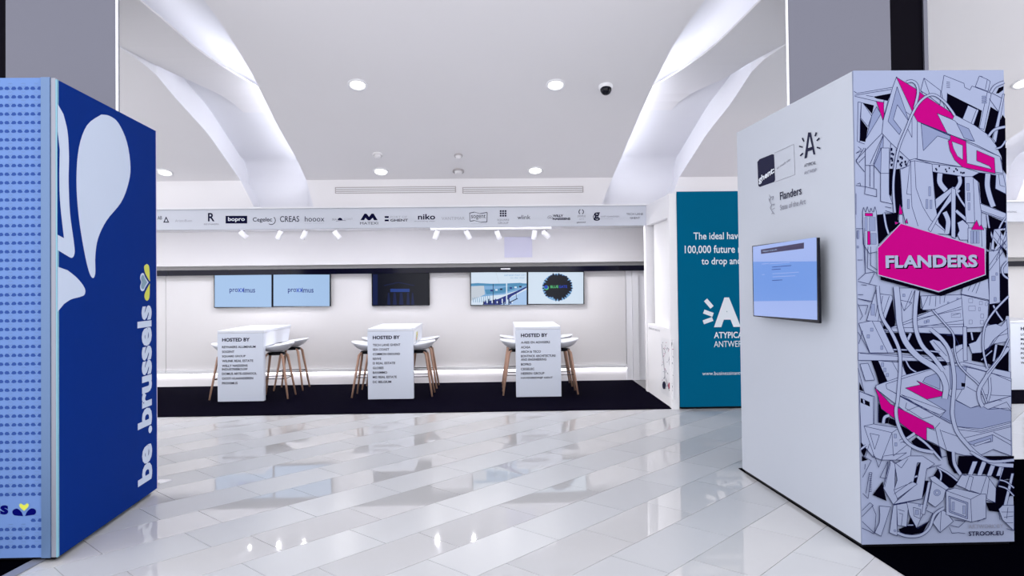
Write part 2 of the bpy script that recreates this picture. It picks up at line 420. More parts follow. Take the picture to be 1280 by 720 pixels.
# skirting ledge, recessed light strip below it, low plinth
for a, b in ((XL+.02, pL-.006), (pL, pR), (5.4, XR-.02)):
    MB().box(a, b, YW-.075, YW-.001, .215, .272).build('skirting_ledge', M_trim, wb, bevel=.006)
    MB().box(a, b, YW-.055, YW-.02, .205, .2145).build('light_strip', M_wled, wb)
# upper wall band with glossy black rail beneath
uw = struct(MB().box(XL, XR, YW-.16, YW, 2.0, 3.2).build('trim_1', M_wall))
yr = YW-.17
ra = onY(500, 334.9, yr).z; rb = onY(500, 341.6, yr).z
rail = tag(MB().box(XL, XR, yr, YW-.001, rb, ra).build('black_rail', M_rail), 'long glossy black rail running along the wall above the screens', 'rail')
for px in (210, 287, 363, 774):
    x = onY(px, 340, yr).x; MB().box(x-.004, x+.004, yr-.003, yr, rb+.003, ra-.003).build('joint', M_black, rail)
a = onY(626, 340, yr); MB().box(a.x, a.x+.16, yr-.004, yr, ra-.045, ra-.025).build('pale_bar', M_trim, rail)  # short pale bar on the front of the rail
# booth ceiling, fascia, its shadow-gap top ledge
struct(MB().box(XL, XR, YK+.02, YW, 2.56, 2.62).build('trim_2', M_white))
def top_z(px, y): return onY(px, y, YK-.06).z
FY = YK-.06
zt = onY(500, 259.6, FY).z; zb = onY(500, 284.6, FY).z
FR = onY(822, 280, FY).x
fas = empty('logo_fascia', (-1.5, FY, zb), 'long white fascia printed with a row of company logos above the booth', 'sign')
MB().box(XL, FR, FY, YK+.03, zb, zt, M_fascia).build('board', M_fascia, fas)
MB().box(XL, FR, FY-.05, YK, zt, zt+.022).build('top_ledge', M_trim, fas)
fas2 = empty('logo_fascia', (7, FY, zb), 'white logo fascia of the next booth, seen at the right edge of the picture', 'sign')
MB().box(5.0, XR, FY, YK+.03, zb, zt, M_fascia).build('board', M_fascia, fas2)
MB().box(5.0, XR, FY-.05, YK, zt, zt+.022).build('top_ledge', M_trim, fas2)
struct(MB().box(FR, 5.0, FY, YK+.03, zb, zt+.022).build('trim_3', M_white))
ts = MB().box(XL+.1, 2.2, YK+.06, YK+.11, 2.545, 2.559).build('booth_strip_light', M_blight)
tag(ts, 'long thin strip light hidden behind the logo fascia', 'strip light')
# bulkhead soffit strip behind coves
struct(MB().box(XL, XR, YK, YK+.5, zt, zt+.01).build('trim_4', M_white))

fp = Plane((0, FY, 0), (0, -1, 0))
mb = MB()
def T(s, x0, yb, x1, yt, m=M_navy, wt=0.): text_px(mb, fp, s, x0, yb, x1, yt, m, wt)
def Q(x0, y0, x1, y1, m=M_navy, off=.002): mb.face([fp(x0, y1, off), fp(x1, y1, off), fp(x1, y0, off), fp(x0, y0, off)], m)
def arc(cx, cy, r, a0, a1, w, m, n=10, ry=None):
    ry = ry or r
    for i in range(n):
        t0 = a0+(a1-a0)*i/n; t1 = a0+(a1-a0)*(i+1)/n
        mb.face([fp(cx+(r-w/2)*cos(t0), cy-(ry-w/2)*sin(t0), .002), fp(cx+(r+w/2)*cos(t0), cy-(ry+w/2)*sin(t0), .002), fp(cx+(r+w/2)*cos(t1), cy-(ry+w/2)*sin(t1), .002), fp(cx+(r-w/2)*cos(t1), cy-(ry-w/2)*sin(t1), .002)], m)
T('AB', 197, 274.5, 202.5, 270, M_navy, 0)
mb.face([fp(204, 278.2, .002), fp(211.5, 278.2, .002), fp(207.6, 270.6, .002)], M_navy); mb.face([fp(205.8, 277.1, .0025), fp(209.7, 277.1, .0025), fp(207.7, 273, .0025)], M_fascia)
mb.build('company_logo', M_navy, fas); mb = MB()
T('AristoBuen', 219, 277.5, 240, 274.3, M_faint)
mb.build('company_logo', M_navy, fas); mb = MB()
T('R', 260, 276.8, 268.3, 266.2, M_navy, .02); T('REYNAERS', 255, 281.3, 273.5, 279.4, M_mid)
mb.build('company_logo', M_navy, fas); mb = MB()
Q(282, 269.8, 309, 279.3)
text_px(mb, fp, 'bopro', 285, 277.8, 306, 271.4, M_white_ink, .02, .003)
mb.build('company_logo', M_navy, fas); mb = MB()
T('Cegelec', 316, 278.6, 340, 271.8, M_navy, .01); arc(339, 275.5, 5.2, -2.2, .9, .8, M_navy)
mb.build('company_logo', M_navy, fas); mb = MB()
T('CREAS', 350, 277.5, 374, 270.2, M_navy, .005)
mb.build('company_logo', M_navy, fas); mb = MB()
T('hooox', 381, 277, 405.5, 270.4, M_ink); T('real estate', 381, 279.4, 405, 278.6, M_faint)
mb.build('company_logo', M_navy, fas); mb = MB()
arc(425, 275.2, 1.5, 0, pi, 3, M_navy); T('SEA', 415, 275.5, 421, 273, M_mid); T('COAST', 430, 275, 441, 272.6, M_faint); arc(428, 280.5, 12, 1.2, 2.3, .6, M_mid, ry=5)
mb.build('company_logo', M_navy, fas); mb = MB()
mb.face([fp(x, y, .002) for x, y in ((450.5, 275.2), (455.5, 267.2), (458, 267), (461.3, 271), (464.5, 267), (467, 267), (472, 275.2), (467.5, 275.2), (465.8, 272.3), (462.6, 275.4), (460, 275.4), (456.8, 272.3), (455.2, 275.2))], M_navy)
T('MATEXI', 450, 280.7, 472.5, 277.6, M_ink)
mb.build('company_logo', M_navy, fas); mb = MB()
Q(480.8, 270.2, 486, 272.4); Q(480.8, 274.4, 486, 276.6); T('PORT OF', 488, 272.6, 509, 270, M_faint); T('GHENT', 488, 277, 510, 273.8, M_navy, .02)
mb.build('company_logo', M_navy, fas); mb = MB()
T('niko', 522.5, 274.6, 544, 267.6, M_navy, .02); T('illuminating ideas', 518, 277.6, 543.5, 276, M_mid)
mb.build('company_logo', M_navy, fas); mb = MB()
T('VANTIMAR', 552, 275, 581, 271.2, M_faint)
mb.build('company_logo', M_navy, fas); mb = MB()
for q in (((587, 266.3), (593, 265), (600, 267), (609, 265.4)), ((609, 265.4), (608.6, 277.3)), ((587, 266.3), (587.4, 276.6), (593, 275.6), (601, 277.8), (608.6, 277.3))):
    for (ax_, ay), (bx, by) in zip(q[:-1], q[1:]):
        mb.face([fp(ax_-.3, ay-.3, .002), fp(bx-.3, by-.3, .002), fp(bx+.4, by+.4, .002), fp(ax_+.4, ay+.4, .002)], M_navy)
T('sogent', 589, 274.6, 607, 268.2, M_ink); T('stadsontwikkeling', 589, 280.2, 608, 279.2, M_faint)
mb.build('company_logo', M_navy, fas); mb = MB()
for i in range(3):
    for j in range(3): Q(624.8+i*3.0, 262.8+j*2.9, 627+i*3.0, 264.9+j*2.9)
T('SQUARE', 621.5, 276.4, 636.5, 273.8, M_mid); T('GROUP', 622.5, 280, 635.5, 277.5, M_mid)
mb.build('company_logo', M_navy, fas); mb = MB()
T('w', 647, 274, 651.5, 271, M_ink, .01); T('link', 652, 274, 663, 268.8, M_ink, .0)
mb.build('company_logo', M_navy, fas); mb = MB()
arc(687.5, 273, 3.2, 0, pi, 1., M_faint); arc(687.5, 273.5, 1.6, 0, pi, .8, M_mid)
T('WILLY', 691, 271.2, 704, 268.3, M_navy, .04); T('NAESSENS', 691, 275.1, 713, 272.2, M_navy, .04)
mb.build('company_logo', M_navy, fas); mb = MB()
arc(726.5, 264.8, 2.9, 1.9, 4.2, .9, M_navy); arc(726.5, 264.8, 2.9, -1.1, 1.2, .9, M_navy)
T('DOMUS', 722, 271.4, 732, 269.2, M_mid); T('ARTE', 724, 274.8, 730, 272.8, M_faint); T('geniool', 721, 279.2, 732, 276.9, M_ink, .01)
mb.build('company_logo', M_navy, fas); mb = MB()
arc(744.5, 271, 3, 0, 6.3, .8, M_navy); T('g', 742, 276, 750, 265.5, M_navy, .01); T('OOST-VLAANDEREN', 751, 271.7, 774, 269.8, M_mid); T('economie', 751, 274, 766, 272.8, M_faint)
mb.build('company_logo', M_navy, fas); mb = MB()
T('TECH LANE', 783, 269, 804, 266.3, M_ink); T('GHENT', 787.5, 273.8, 800, 271.2, M_ink)
mb.build('company_logo', M_navy, fas)
mb = MB(); T('HOLDING', 1259, 266, 1271, 263.8, M_mid); mb.build('company_logo', M_mid, fas2)

# right-hand side wall of the booth: pillar, low panel with a map, post
wr = empty('booth_side_wall', (2.33, 10, 0), 'white booth side wall with low panel, pillar and post, beside the teal box', 'partition')
x0 = onY(807.5, 400, YK).x; x1 = onY(822.5, 400, YK).x
MB().box(x0, x1, YK-.05, YK+.08, 0, zb).build('pillar', M_white, wr)
MB().box(2.28, 2.36, 9.26, YK-.051, 0, 1.035).build('low_panel', M_white, wr)
MB().box(2.27, 2.368, 9.16, 9.259, 0, 2.80).build('post', M_white, wr)
MB().box(2.28, 2.36, 9.26, YK-.061, 2.5, 2.80).build('header', M_white, wr)
sp = Plane((2.28, 0, 0), (-1, 0, 0)); mp = Print(sp, lambda x, y: (x, y), .001, .0001)
c = [(828, 425), (841.6, 428), (841.8, 497), (828, 489)]
mp.fill([(826.5, 422), (842, 425), (842.3, 500), (826.5, 490.5)], M_trim)
random.seed(3)
for i in range(46):
    x = random.uniform(828, 841); y = random.uniform(427, 488); a = random.uniform(0, 3.1); l = random.uniform(1, 4)
    mp.line([(x, y), (x+l*cos(a)*.6, y+l*sin(a))], random.choice([M_ink, M_ink, M_mid, M_navy, MATS['art_pink']]), .45)
mp.fill([(830+2.2*cos(t), 481.5+5*sin(t)) for t in np.linspace(0, 6.0, 12)], M_ink)
mp.fill([(837+2*cos(t), 482+4*sin(t)) for t in np.linspace(0, 6.0, 12)], mat('map_red', (170, 60, 90), .5))
mp.line([(827, 430), (831, 470), (836, 486)], M_mid, .4); mp.line([(840, 428), (836, 450), (840, 480)], M_mid, .4)
text_px(mp.mb, sp, 'PLAN OF THE CITY', 811, 411, 825, 408.6, M_mid, 0, .002)
mp.mb.build('city_map_print', M_trim, wr)
# partition that carries the teal box and closes the booth to the right
struct(MB().box(2.5, 5.0, YK-.05, YK+.06, 0, zb).build('wall_right', M_white))

# carpets
carp = tag(MB().box(XL, 2.29, 9.19, YW-.08, .0005, .010).build('booth_carpet', M_carpet), 'dark navy carpet across the booth floor under the counters', 'carpet')
carp2 = tag(MB().box(5.0, XR, 9.17, YW-.001, .0005, .010).build('booth_carpet', M_carpet), 'dark carpet of the next booth behind the line-art box', 'carpet')

# ------------------------------------------------------------------ teal box
tb = empty('display_box', (3.6, 9.6, 0), 'tall teal display box with white haven slogan at the back right', 'display stand')
TY = 9.15; x0 = onY(844.4, 240, TY).x; zt2 = onY(846, 239.5, TY).z
x0 = 2.372
MB().box(x0, 4.98, TY+.02, 10.5, .03, zt2-.005).build('body', M_white, tb)
MB().box(x0, 4.98, TY, TY+.02, .03, zt2).build('front_panel', M_teal, tb)
MB().box(x0+.03, 4.95, TY+.04, 10.45, .0, .03).build('plinth', M_dark, tb)
tp = Plane((0, TY, 0), (0, -1, 0)); mb = MB()
def tt(s, x0, yb, x1, yt, wt=0., m=M_white_ink):
    q = MB(); text_px(q, tp, s, x0, yb, x1, yt, m, wt); q.build('emblem_letter' if s == 'A' else 'text_line', m, tb)
tt('The ideal haven for', 867, 299.5, 948, 290.5, .012); tt('100,000 future residents', 856, 318.3, 962, 307, .012); tt('to drop anchor', 877, 333.5, 941, 322, .012)
tt('ATYPICAL', 892.5, 423, 933, 415, .02); tt('ANTWERP', 892.5, 434, 932, 426.4, 0); tt('www.businessinantwerp.eu', 878, 470.5, 945, 464.6, 0)
tt('A', 892.5, 409, 926, 372, .06)
for x, y, a in ((886, 379.5, -.85), (885.5, 391.5, -.35), (885, 400.8, .35)):
    L, w = 6.2, 2.6; dx, dy = cos(a), -sin(a)
    mb.face([tp(x+s*dx*L+t*-dy*w, y+s*dy*L+t*dx*w, .002) for s, t in ((-1, -1), (1, -1), (1, 1), (-1, 1))], M_white_ink)
mb.build('emblem_rays', M_white_ink, tb)

# ------------------------------------------------------------------ screens
def screen(xl, yt, xr, yb, lab, cat='screen', grp=None):
    a = onY(xl, yb, YW-.10); b = onY(xr, yt, YW-.10); z1 = onY(xl, yt, YW-.10).z
    s = empty('wall_screen', (a.x, YW-.1, a.z), lab, cat, grp)
    MB().box(a.x, b.x, YW-.10, YW-.045, a.z, z1).build('casing', M_dark, s)
    MB().box(a.x+.1, b.x-.1, YW-.046, YW-.034, a.z+.1, z1-.1).build('bracket', M_dark, s)
    return s, Plane((0, YW-.10, 0), (0, -1, 0)), (xl, yt, xr, yb)
G = 'screens along the booth wall'
def quad(pr, x0, y0, x1, y1, m): pr.fill([(x0, y1), (x1, y1), (x1, y0), (x0, y0)], m)
for xl, yt, xr, yb, lab in ((267.6, 343.4, 340.1, 384.8, 'leftmost pale blue screen with a dark blue wordmark'), (341, 343, 412.8, 383.7, 'pale blue wordmark screen second from the left, above the left counter')):
    s, pl, b = screen(xl, yt-1.2, xr, yb, lab, grp=G)
    pr = Print(pl, lambda x, y: (x, y)); quad(pr, xl+.8, yt+.2, xr-.8, yb-1, M_s1); d = pr.d+.0005
    cx = (xl+xr)/2-1
    text_px(pr.mb, pl, 'pro', cx-16, 366.9, cx-5.5, 360.8, M_s7, .01, d); text_px(pr.mb, pl, 'imus', cx+1.5, 365.9, cx+16, 359.6, M_s7, .01, d)
    for sx in (-3.6, 0.6):
        for q in (-1, 1):
            pr.line([(cx+sx-1.6, 362.8-q*2.4), (cx+sx+1.6, 362.8+q*2.4)], M_s11, .9)
    pr.mb.build('display', M_s1, s)
s, pl, b = screen(464.8, 340.6, 536.5, 382.6, 'dark screen showing a dim blue stage, above the middle counter', grp=G)
pr = Print(pl, lambda x, y: (x, y)); quad(pr, 465.6, 341.8, 535.8, 381.8, M_s3)
mdim = scr('screen_dim_blue', (16, 28, 74)); md2 = scr('screen_dim_glow', (34, 64, 140))
quad(pr, 488, 361, 512, 365, md2); quad(pr, 466, 343, 472, 381, mdim)
for x, w in ((485, 1.6), (492, 2.5), (500, 3), (509, 2), (515, 1.4)): pr.fill([(x, 366), (x+w, 366), (x+w+1.5, 381), (x-1, 381)], mdim)
pr.line([(480, 357), (498, 353), (518, 357)], mdim, 1); pr.mb.build('display', M_s3, s)
s, pl, b = screen(588, 339, 659, 382.2, 'screen with a bright photo of a riverside promenade', grp=G)
pr = Print(pl, lambda x, y: (x, y)); quad(pr, 588.8, 340.4, 658.3, 381.2, M_s2)
pr.fill([(588.8, 355), (600, 354), (625, 355), (658.3, 354), (658.3, 360), (630, 368), (588.8, 372)], M_s13)
pr.fill([(588.8, 358), (605, 357), (606, 368), (588.8, 376)], M_s10)
pr.fill([(588.8, 354.4), (597, 353.8), (612, 354.6), (630, 354.4), (650, 353.5), (658.3, 355), (658.3, 357), (620, 357.5), (588.8, 357)], M_s8)
pr.fill([(606, 362), (622, 361), (640, 357), (655, 356.5), (642, 362), (630, 366), (608, 368)], M_s8)
pr.fill([(603, 381), (606, 377), (622, 374), (650, 362), (658, 358), (658, 360), (640, 370), (628, 381)], M_s7)
pr.fill([(626, 381), (640, 371), (658.3, 362), (658.3, 381)], M_s1)
for i in range(9): pr.line([(591+i*2.6, 372-i*.3), (592+i*2.6, 378)], M_s8, .6)
for i in range(18): quad(pr, 604+i*2.1, 376.5-(i % 4), 605.4+i*2.1, 381-(i % 3), [M_s9, M_s7, M_s2][i % 3])
for i in range(8): quad(pr, 607+i*6, 363-i*.8, 610+i*6, 365-i*.8, [M_s8, M_s7, M_s2, M_s9][i % 4])
pr.line([(633.3, 353), (633.3, 380)], M_s2, 1.5); pr.line([(616.5, 355), (616.5, 378)], M_s9, .7); pr.line([(620, 341), (624, 354)], M_s10, .4); pr.line([(645, 365), (645.5, 373)], M_s9, .6)
pr.line([(637, 378), (647, 373)], M_s9, 1.2)
text_px(pr.mb, pl, 'ANTWERP PORT CITY', 630, 345.2, 657, 343.2, M_s13, 0, pr.d+.0004); text_px(pr.mb, pl, 'on the river', 638, 348.2, 656, 346.4, M_s13, 0, pr.d+.0004)
pr.mb.build('display', M_s2, s)
s, pl, b = screen(659.6, 339, 730, 381, 'rightmost screen, white with a jagged black ink blot', grp=G)
pr = Print(pl, lambda x, y: (x, y)); quad(pr, 660.4, 340.2, 729.2, 379.8, M_s2)
pts = []
random.seed(5)
for i in range(64):
    t = 2*pi*i/64; r = 17.6 if i % 2 else 15.4; r += random.uniform(-1.3, 1.1)
    if 4.2 < t < 5.2: r += random.uniform(-2, 2.5)
    pts.append((696.8+r*cos(t)*1.06, 358.6-r*sin(t)))
pr.fill([(696.8+19*cos(2*pi*i/20), 359-17.2*sin(2*pi*i/20)) for i in range(20)], M_s13); pr.fill(pts, M_s9); pr.fill([(696.8+(x-696.8)*.93, 358.6+(y-358.6)*.93) for x, y in pts], M_s3)
d = pr.d+.0006
pr.fill([(683+3*cos(t), 359.5+3*sin(t)) for t in np.linspace(0, 5.9, 12)], M_s12); pr.fill([(682.6+2.4*cos(t), 358.8+2.4*sin(t)) for t in np.linspace(0, 5.9, 12)], M_s11)
text_px(pr.mb, pl, 'BLUE', 688, 360.2, 698, 356.8, M_s12, .02, d); text_px(pr.mb, pl, 'GATE', 698.6, 360.1, 709, 356.7, M_s11, .02, d)
pr.mb.build('display', M_s2, s)
# square grille on the upper wall
a = onY(630.5, 322, YW-.16); b = onY(665, 296, YW-.16)
g = empty('wall_grille', (a.x, YW-.165, a.z), 'square pale lilac access panel high on the white wall', 'wall panel')
MB().box(a.x, b.x, YW-.172, YW-.161, a.z, b.z).build('plate', M_gl, g)
MB().box(a.x+.015, b.x-.015, YW-.176, YW-.172, a.z+.015, b.z-.015).build('door', M_gl, g)

# ------------------------------------------------------------------ track lights
TRY = 11.15
for k, (xa, xb, lab) in enumerate(((285, 430, 'left white lighting track under the logo fascia'), (538, 690, 'right white lighting track under the logo fascia'))):
    a = onY(xa, 288, TRY); b = onY(xb, 287, TRY)
    zt3 = onY(xa, 287.6, TRY).z
    tag(MB().box(a.x, b.x, TRY-.02, TRY+.02, zt3, 2.559).build('lighting_track', M_trim), lab, 'lighting track')
heads = [(303, 296, -.7, .1, 'left track', 'first'), (350, 297, .55, 0, 'left track', 'second'), (381, 297, .5, 0, 'left track', 'third'), (420, 297, -.6, .1, 'left track', 'fourth'),
         (546, 296, .35, 0, 'right track', 'first'), (584, 295, -.45, 0, 'right track', 'second'), (622, 295, -.35, .1, 'right track', 'third'), (668, 293, .1, 0, 'right track', 'fourth'), (681, 293, -.9, .2, 'right track', 'fifth')]
for x, y, tilt, bk, tr, nth in heads:
    p = onY(x, y, TRY); zt3 = onY(x, 288, TRY).z
    h = empty('track_spotlight', (p.x, TRY, zt3), 'white track spotlight, %s from the left on the %s' % (nth, tr), 'spotlight', 'track spotlights')
    MB().tube([(p.x, TRY, zt3+.002), (p.x, TRY, zt3-.05)], .014, 10).build('stem', M_trim, h)
    MB().box(p.x-.035, p.x+.035, TRY-.018, TRY+.018, zt3-.016, zt3-.001).build('adapter', M_vent, h)
    ax = Vector((-sin(tilt), .25+bk, -cos(tilt))).normalized(); c0 = Vector((p.x, TRY, zt3-.05))-ax*.05
    MB().lathe(c0, [(.0005, 0), (.032, .0), (.040, .01), (.042, .14), (.036, .142), (.034, .12)], 20, ax).build('head', M_white, h, True)
    MB().lathe(c0, [(.036, .130), (.0005, .130)], 20, ax, M_lens).build('lens', M_lens, h)
    L = bpy.data.lights.new('lamp', 'SPOT'); L.energy = TRACK_W*.5; L.spot_size = 2.5; L.spot_blend = 1; L.shadow_soft_size = .025; L.color = (1, .97, .96)
    lo = bpy.data.objects.new('lamp', L); COL.objects.link(lo); lo.parent = h; lo.location = (c0+ax*.17)-h.location
    lo.rotation_mode = 'QUATERNION'; lo.rotation_quaternion = Vector((.75 if x > 660 else -.5 if x < 310 else ax.x*.5, -.3, -.9)).to_track_quat('-Z', 'Y')

# ------------------------------------------------------------------ bar counters
CW, CL, CH = .655, 1.38, 1.025
def counter(x, y, lab):
    c = empty('bar_counter', (x, y, .01), lab, 'counter', 'white hosted-by counters')
    z = .01
    MB().box(x, x+CW, y, y+.09, z, CH-.04).build('front_panel', M_cfront, c, bevel=.003)
    MB().prism([(x, y, CH-.038), (x, y+CL, CH-.038), (x+CW, y+CL, CH-.038), (x+CW, y, CH-.038)][::-1], (0, 0, .038)).build('worktop', M_counter, c, bevel=.004)
    pr = [(x+.004, y+.092, CH-.24), (x+.004, y+.092, CH-.04), (x+.004, y+CL-.01, CH-.04), (x+.004, y+CL-.14, CH-.24)]
    MB().prism(pr, (CW-.008, 0, 0)).build('apron', M_counter, c, bevel=.003)
    return c
def ctext(c, x, y, px, rows, big):
    pl = Plane((0, y, 0), (0, -1, 0))
    mb = MB(); text_px(mb, pl, 'HOSTED BY', big[0], big[1], big[2], big[3], M_navy, .035); mb.build('heading', M_navy, c)
    for s, x0, yb, x1 in rows:
        mb = MB(); text_px(mb, pl, s, x0, yb, x1, yb-2.9, M_navy, .02); mb.build('text_line', M_navy, c)
CYF = 10.29
c1 = onY(271.8, 450, CYF).x; c2 = onY(459.6, 450, CYF).x; c3 = onY(644.8, 450, CYF).x; c4 = onY(1263.5, 450, 10.25).x
A = counter(c1, CYF, 'white bar counter on the left, its sign list beginning with Reynaers Aluminium')
ctext(A, c1, CYF, 0, [('REYNAERS ALUMINIUM', 277.5, 435.4, 319.5), ('SOGENT', 277.5, 441.3, 293), ('SQUARE GROUP', 277.5, 447.1, 307), ('WILINK REAL ESTATE', 277.5, 452.8, 316.5),
      ('WILLY NAESSENS', 277.5, 458.8, 309.5), ('INDUSTRIEBOUW', 277.5, 463.2, 309.5), ('DOMUS ARTE-GENIOOL', 277.5, 468.8, 321), ('OOST-VLAANDEREN', 277.5, 474.7, 316.5), ('PROXIMUS', 277.5, 480.6, 297)], (277.6, 427.2, 312.2, 422.6))
B = counter(c2, CYF, 'white bar counter in the middle, its sign list beginning with Tech Lane Ghent')
ctext(B, c2, CYF, 0, [('TECH LANE GHENT', 466, 432.8, 500.5), ('SEA COAST', 466, 438.4, 486.5), ('COMMON GROUND', 466, 444.2, 500), ('REVIVE', 466, 450, 476.5), ('I3 REAL ESTATE', 466, 455.6, 494),
      ('GLOBES', 466, 461.5, 479.5), ('BANIMMO', 466, 467.3, 484), ('MG REAL ESTATE', 466, 473, 496), ('DC BELGIUM', 466, 479, 489)], (466, 424.2, 499.8, 419.8))
Cc = counter(c3, CYF, 'white bar counter on the right, its sign list ending with Havenbedrijf Gent')
ctext(Cc, c3, CYF, 0, [('A-RES EN ADVISERS', 651.2, 429.6, 687.5), ('ACASA', 651.2, 435.6, 663), ('ARCH & TECO', 651.2, 441.2, 676), ('BONTINCK ARCHITECTURE', 651.2, 446.6, 694.5), ('AND ENGINEERING', 651.2, 451, 683),
      ('BOPRO', 651.2, 457, 664), ('CEGELEC', 651.2, 462.8, 668), ('HEEREN GROUP', 651.2, 468.4, 680.5), ('HAVENBEDRIJF GENT', 651.2, 474.2, 691)], (651.2, 421.6, 684.5, 417))
E4 = counter(c4, 10.25, 'white bar counter of the next booth, cut off at the right edge of the picture')
ctext(E4, c4, 10.25, 0, [(s, 1276, 419.5+i*5.9, 1276+w) for i, (s, w) in enumerate((('LOFTING', 20), ('MATEXI', 18), ('PARTNERS', 24), ('NIKO', 12), ('POM', 10), ('VANHOUT', 20), ('WESTERS', 20)))], (1276, 413, 1309, 408.6))
# sticker on the middle counter's side apron
xs = c2+CW-.002
st = MB()
random.seed(11)
for i in range(14):
    y = CYF+.12+random.random()*.5; z = CH-.07-random.random()*.14; w = random.uniform(.02, .06); h = random.uniform(.02, .05); q = xs+.003+i*.0002
    st.face([(q, y, z), (q, y+w*2, z), (q, y+w*2, z-h), (q, y, z-h)], random.choice([M_yel, MATS['print_grey_green'], M_ink, mat('sticker_orange', (224, 150, 50), .5), M_trim]))
st.build('sticker', M_yel, B)

# ------------------------------------------------------------------ stools
def shell_pt(u, v):            # u across (-1..1), v front..back (0..1): a low scooped tub, back towards +x
    ang = u*pi; return None
def make_stool(loc, label):
    t = empty('bar_stool', loc, label, 'bar stool', 'white shell stools at the counters')
    X, Y, Z = loc; SH = .745
    rows = []; N = 28
    def rim(a):                    # a=0 is the back (+x)
        k = (1+cos(a))/2; r = .225+.02*k; return r, SH+.004+.058*k**1.3
    prof = [0, .3, .55, .75, .88, .97, 1.03]
    def surf(a, q):
        r, zr = rim(a); hgt = zr-(SH-.06); return Vector((X+cos(a)*r*min(q, 1.0)+(.012*cos(a) if q > 1 else 0), Y+sin(a)*r*min(q, 1.0)*.98, Z+SH-.06+hgt*min(q, 1.02)**3.2))
    inner = [[surf(2*pi*i/N, q if q > 0 else .002) for i in range(N)] for q in prof]
    outer = [[p+Vector(((p.x-X)*.035, (p.y-Y)*.035, -.014)) for p in r] for r in inner][::-1]
    MB().grid(inner+outer, None, close=True).build('seat_shell', M_shell, t, True)
    MB().lathe((X, Y, Z+SH-.115), [(.0005, .0), (.13, 0), (.135, .02), (.12, .035), (.0005, .036)], 20).build('seat_frame', M_dark, t, True)
    feet = []
    for sx in (-1, 1):
        for sy in (-1, 1):
            tx, ty = X+sx*.085, Y+sy*.085; bx, by = X+sx*.225, Y+sy*.205
            q = Vector((tx, ty, Z+SH-.10)); b = Vector((bx, by, Z+.002)); m = q+Vector((sx*.045, sy*.04, -.035))
            MB().tube([q, q+Vector((sx*.025, sy*.022, -.008)), m, b*.5+m*.5, b], [.013, .016, .020, .017, .013], 10).build('leg', M_wood, t, True)
            h = .29/(m.z-Z); feet.append(b+(m-b)*h)
    a, b_, c, d = feet[0], feet[1], feet[3], feet[2]
    MB().tube([a, b_, c, d, a], .0065, 8).build('foot_ring', M_steel, t, True)
    return t
proto = None
def stool(x, y, face, lab):
    global proto
    if proto is None: proto = make_stool((0, 0, .01), lab); o = proto
    else:
        o = copy_tree(proto); o['label'] = lab
    o.location = (x, y, .0135); o.rotation_euler.z = 0 if face > 0 else pi
for cx, nm, oL, oR in ((c1+CW/2, 'left', .27, .41), (c2+CW/2, 'middle', .36, .36), (c3+CW/2, 'right', .29, .36)):
    for sd, sn in ((1, 'right'), (-1, 'left')):
        for yy, fn in ((10.62, 'front'), (11.42, 'rear')):
            stool(cx+sd*(oR if sd > 0 else oL), yy, sd, 'oak-legged white stool, %s one on the %s side of the %s counter' % (fn, sn, nm))

# ------------------------------------------------------------------ line-art box (right)
rn = onZ(1078, 687); rf = onZ(928, 590); rr = onZ(1268, 683)
rn = Vector((2.227, 4.315, 0)); sdir = (Vector((2.119, 6.114, 0))-rn); rf = rn+sdir; HB = 2.942
rr = Vector((3.173, 4.315, 0)); rb_ = rr+sdir
rx = empty('display_box', (rn+rb_)/2, 'tall display box with black, white and pink line-art front and FLANDERS sign', 'display stand')
def shrink(P, d):
    c = sum((Vector(p) for p in P), Vector())/len(P); return [Vector(p)+(c-Vector(p)).normalized()*d for p in P]
base = [rn, rr, rb_, rf]
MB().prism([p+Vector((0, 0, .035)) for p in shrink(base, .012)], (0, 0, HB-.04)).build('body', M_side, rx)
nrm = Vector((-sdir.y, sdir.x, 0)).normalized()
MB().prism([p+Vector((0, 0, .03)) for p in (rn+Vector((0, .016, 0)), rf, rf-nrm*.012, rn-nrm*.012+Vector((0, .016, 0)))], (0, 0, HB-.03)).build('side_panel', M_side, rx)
MB().prism([(rn.x, rn.y, .03), (rr.x, rr.y, .03), (rr.x, rr.y+.015, .03), (rn.x, rn.y+.015, .03)], (0, 0, HB-.03)).build('front_panel', M_face, rx)
MB().prism([Vector((p.x, p.y, .006)) for p in shrink(base, .03)], (0, 0, .03)).build('plinth', M_dark, rx)
ap = Plane((0, 4.315, 0), (0, -1, 0))
pr = Print(ap, lambda x, y: (x, y), .0004, .000014)
K, PK, WH, GR, LN = M_artk, M_pink, M_face, M_artg, M_artl
def use(y0): pr.tr = lambda x, y: (1060+x/6, y0+y/6)
LWd = 3.8
def k(*p): pr.fill(p, K)
def pk(*p): pr.fill(p, PK, LN, LWd)
def w(*p): pr.fill(p, WH, LN, LWd)
def g(*p): pr.fill(p, GR, LN, LWd)
def l(*p): pr.line(p, LN, LWd)
def bd(wd, *p): pr.band(p, wd, WH, LN, LWd)
def rc_(x0, y0, x1, y1, m=None):
    pr.fill([(x0, y0), (x1, y0), (x1, y1), (x0, y1)], m or WH, LN, 2)
use(85)
k((190, 215), (325, 190), (300, 245), (215, 230)); k((110, 260), (195, 280), (180, 345)); k((90, 375), (148, 450), (130, 555), (88, 545))
k((1110, 190), (1130, 150), (1168, 135), (1165, 165), (1130, 190)); k((1160, 350), (1180, 380), (1182, 720), (1155, 690), (1100, 570), (1120, 440)); k((1070, 290), (1130, 330), (1080, 530), (1025, 480))
w((100, 262), (112, 262), (178, 360), (150, 440), (92, 370)); l((75, 255), (70, 550), (125, 570)); l((75, 255), (100, 258)); l((100, 260), (88, 560))
l((45, 175), (68, 190), (330, 145)); l((50, 212), (215, 250)); l((50, 205), (325, 160)); l((135, 205), (190, 215)); l((75, 590), (100, 610), (60, 640), (110, 620))
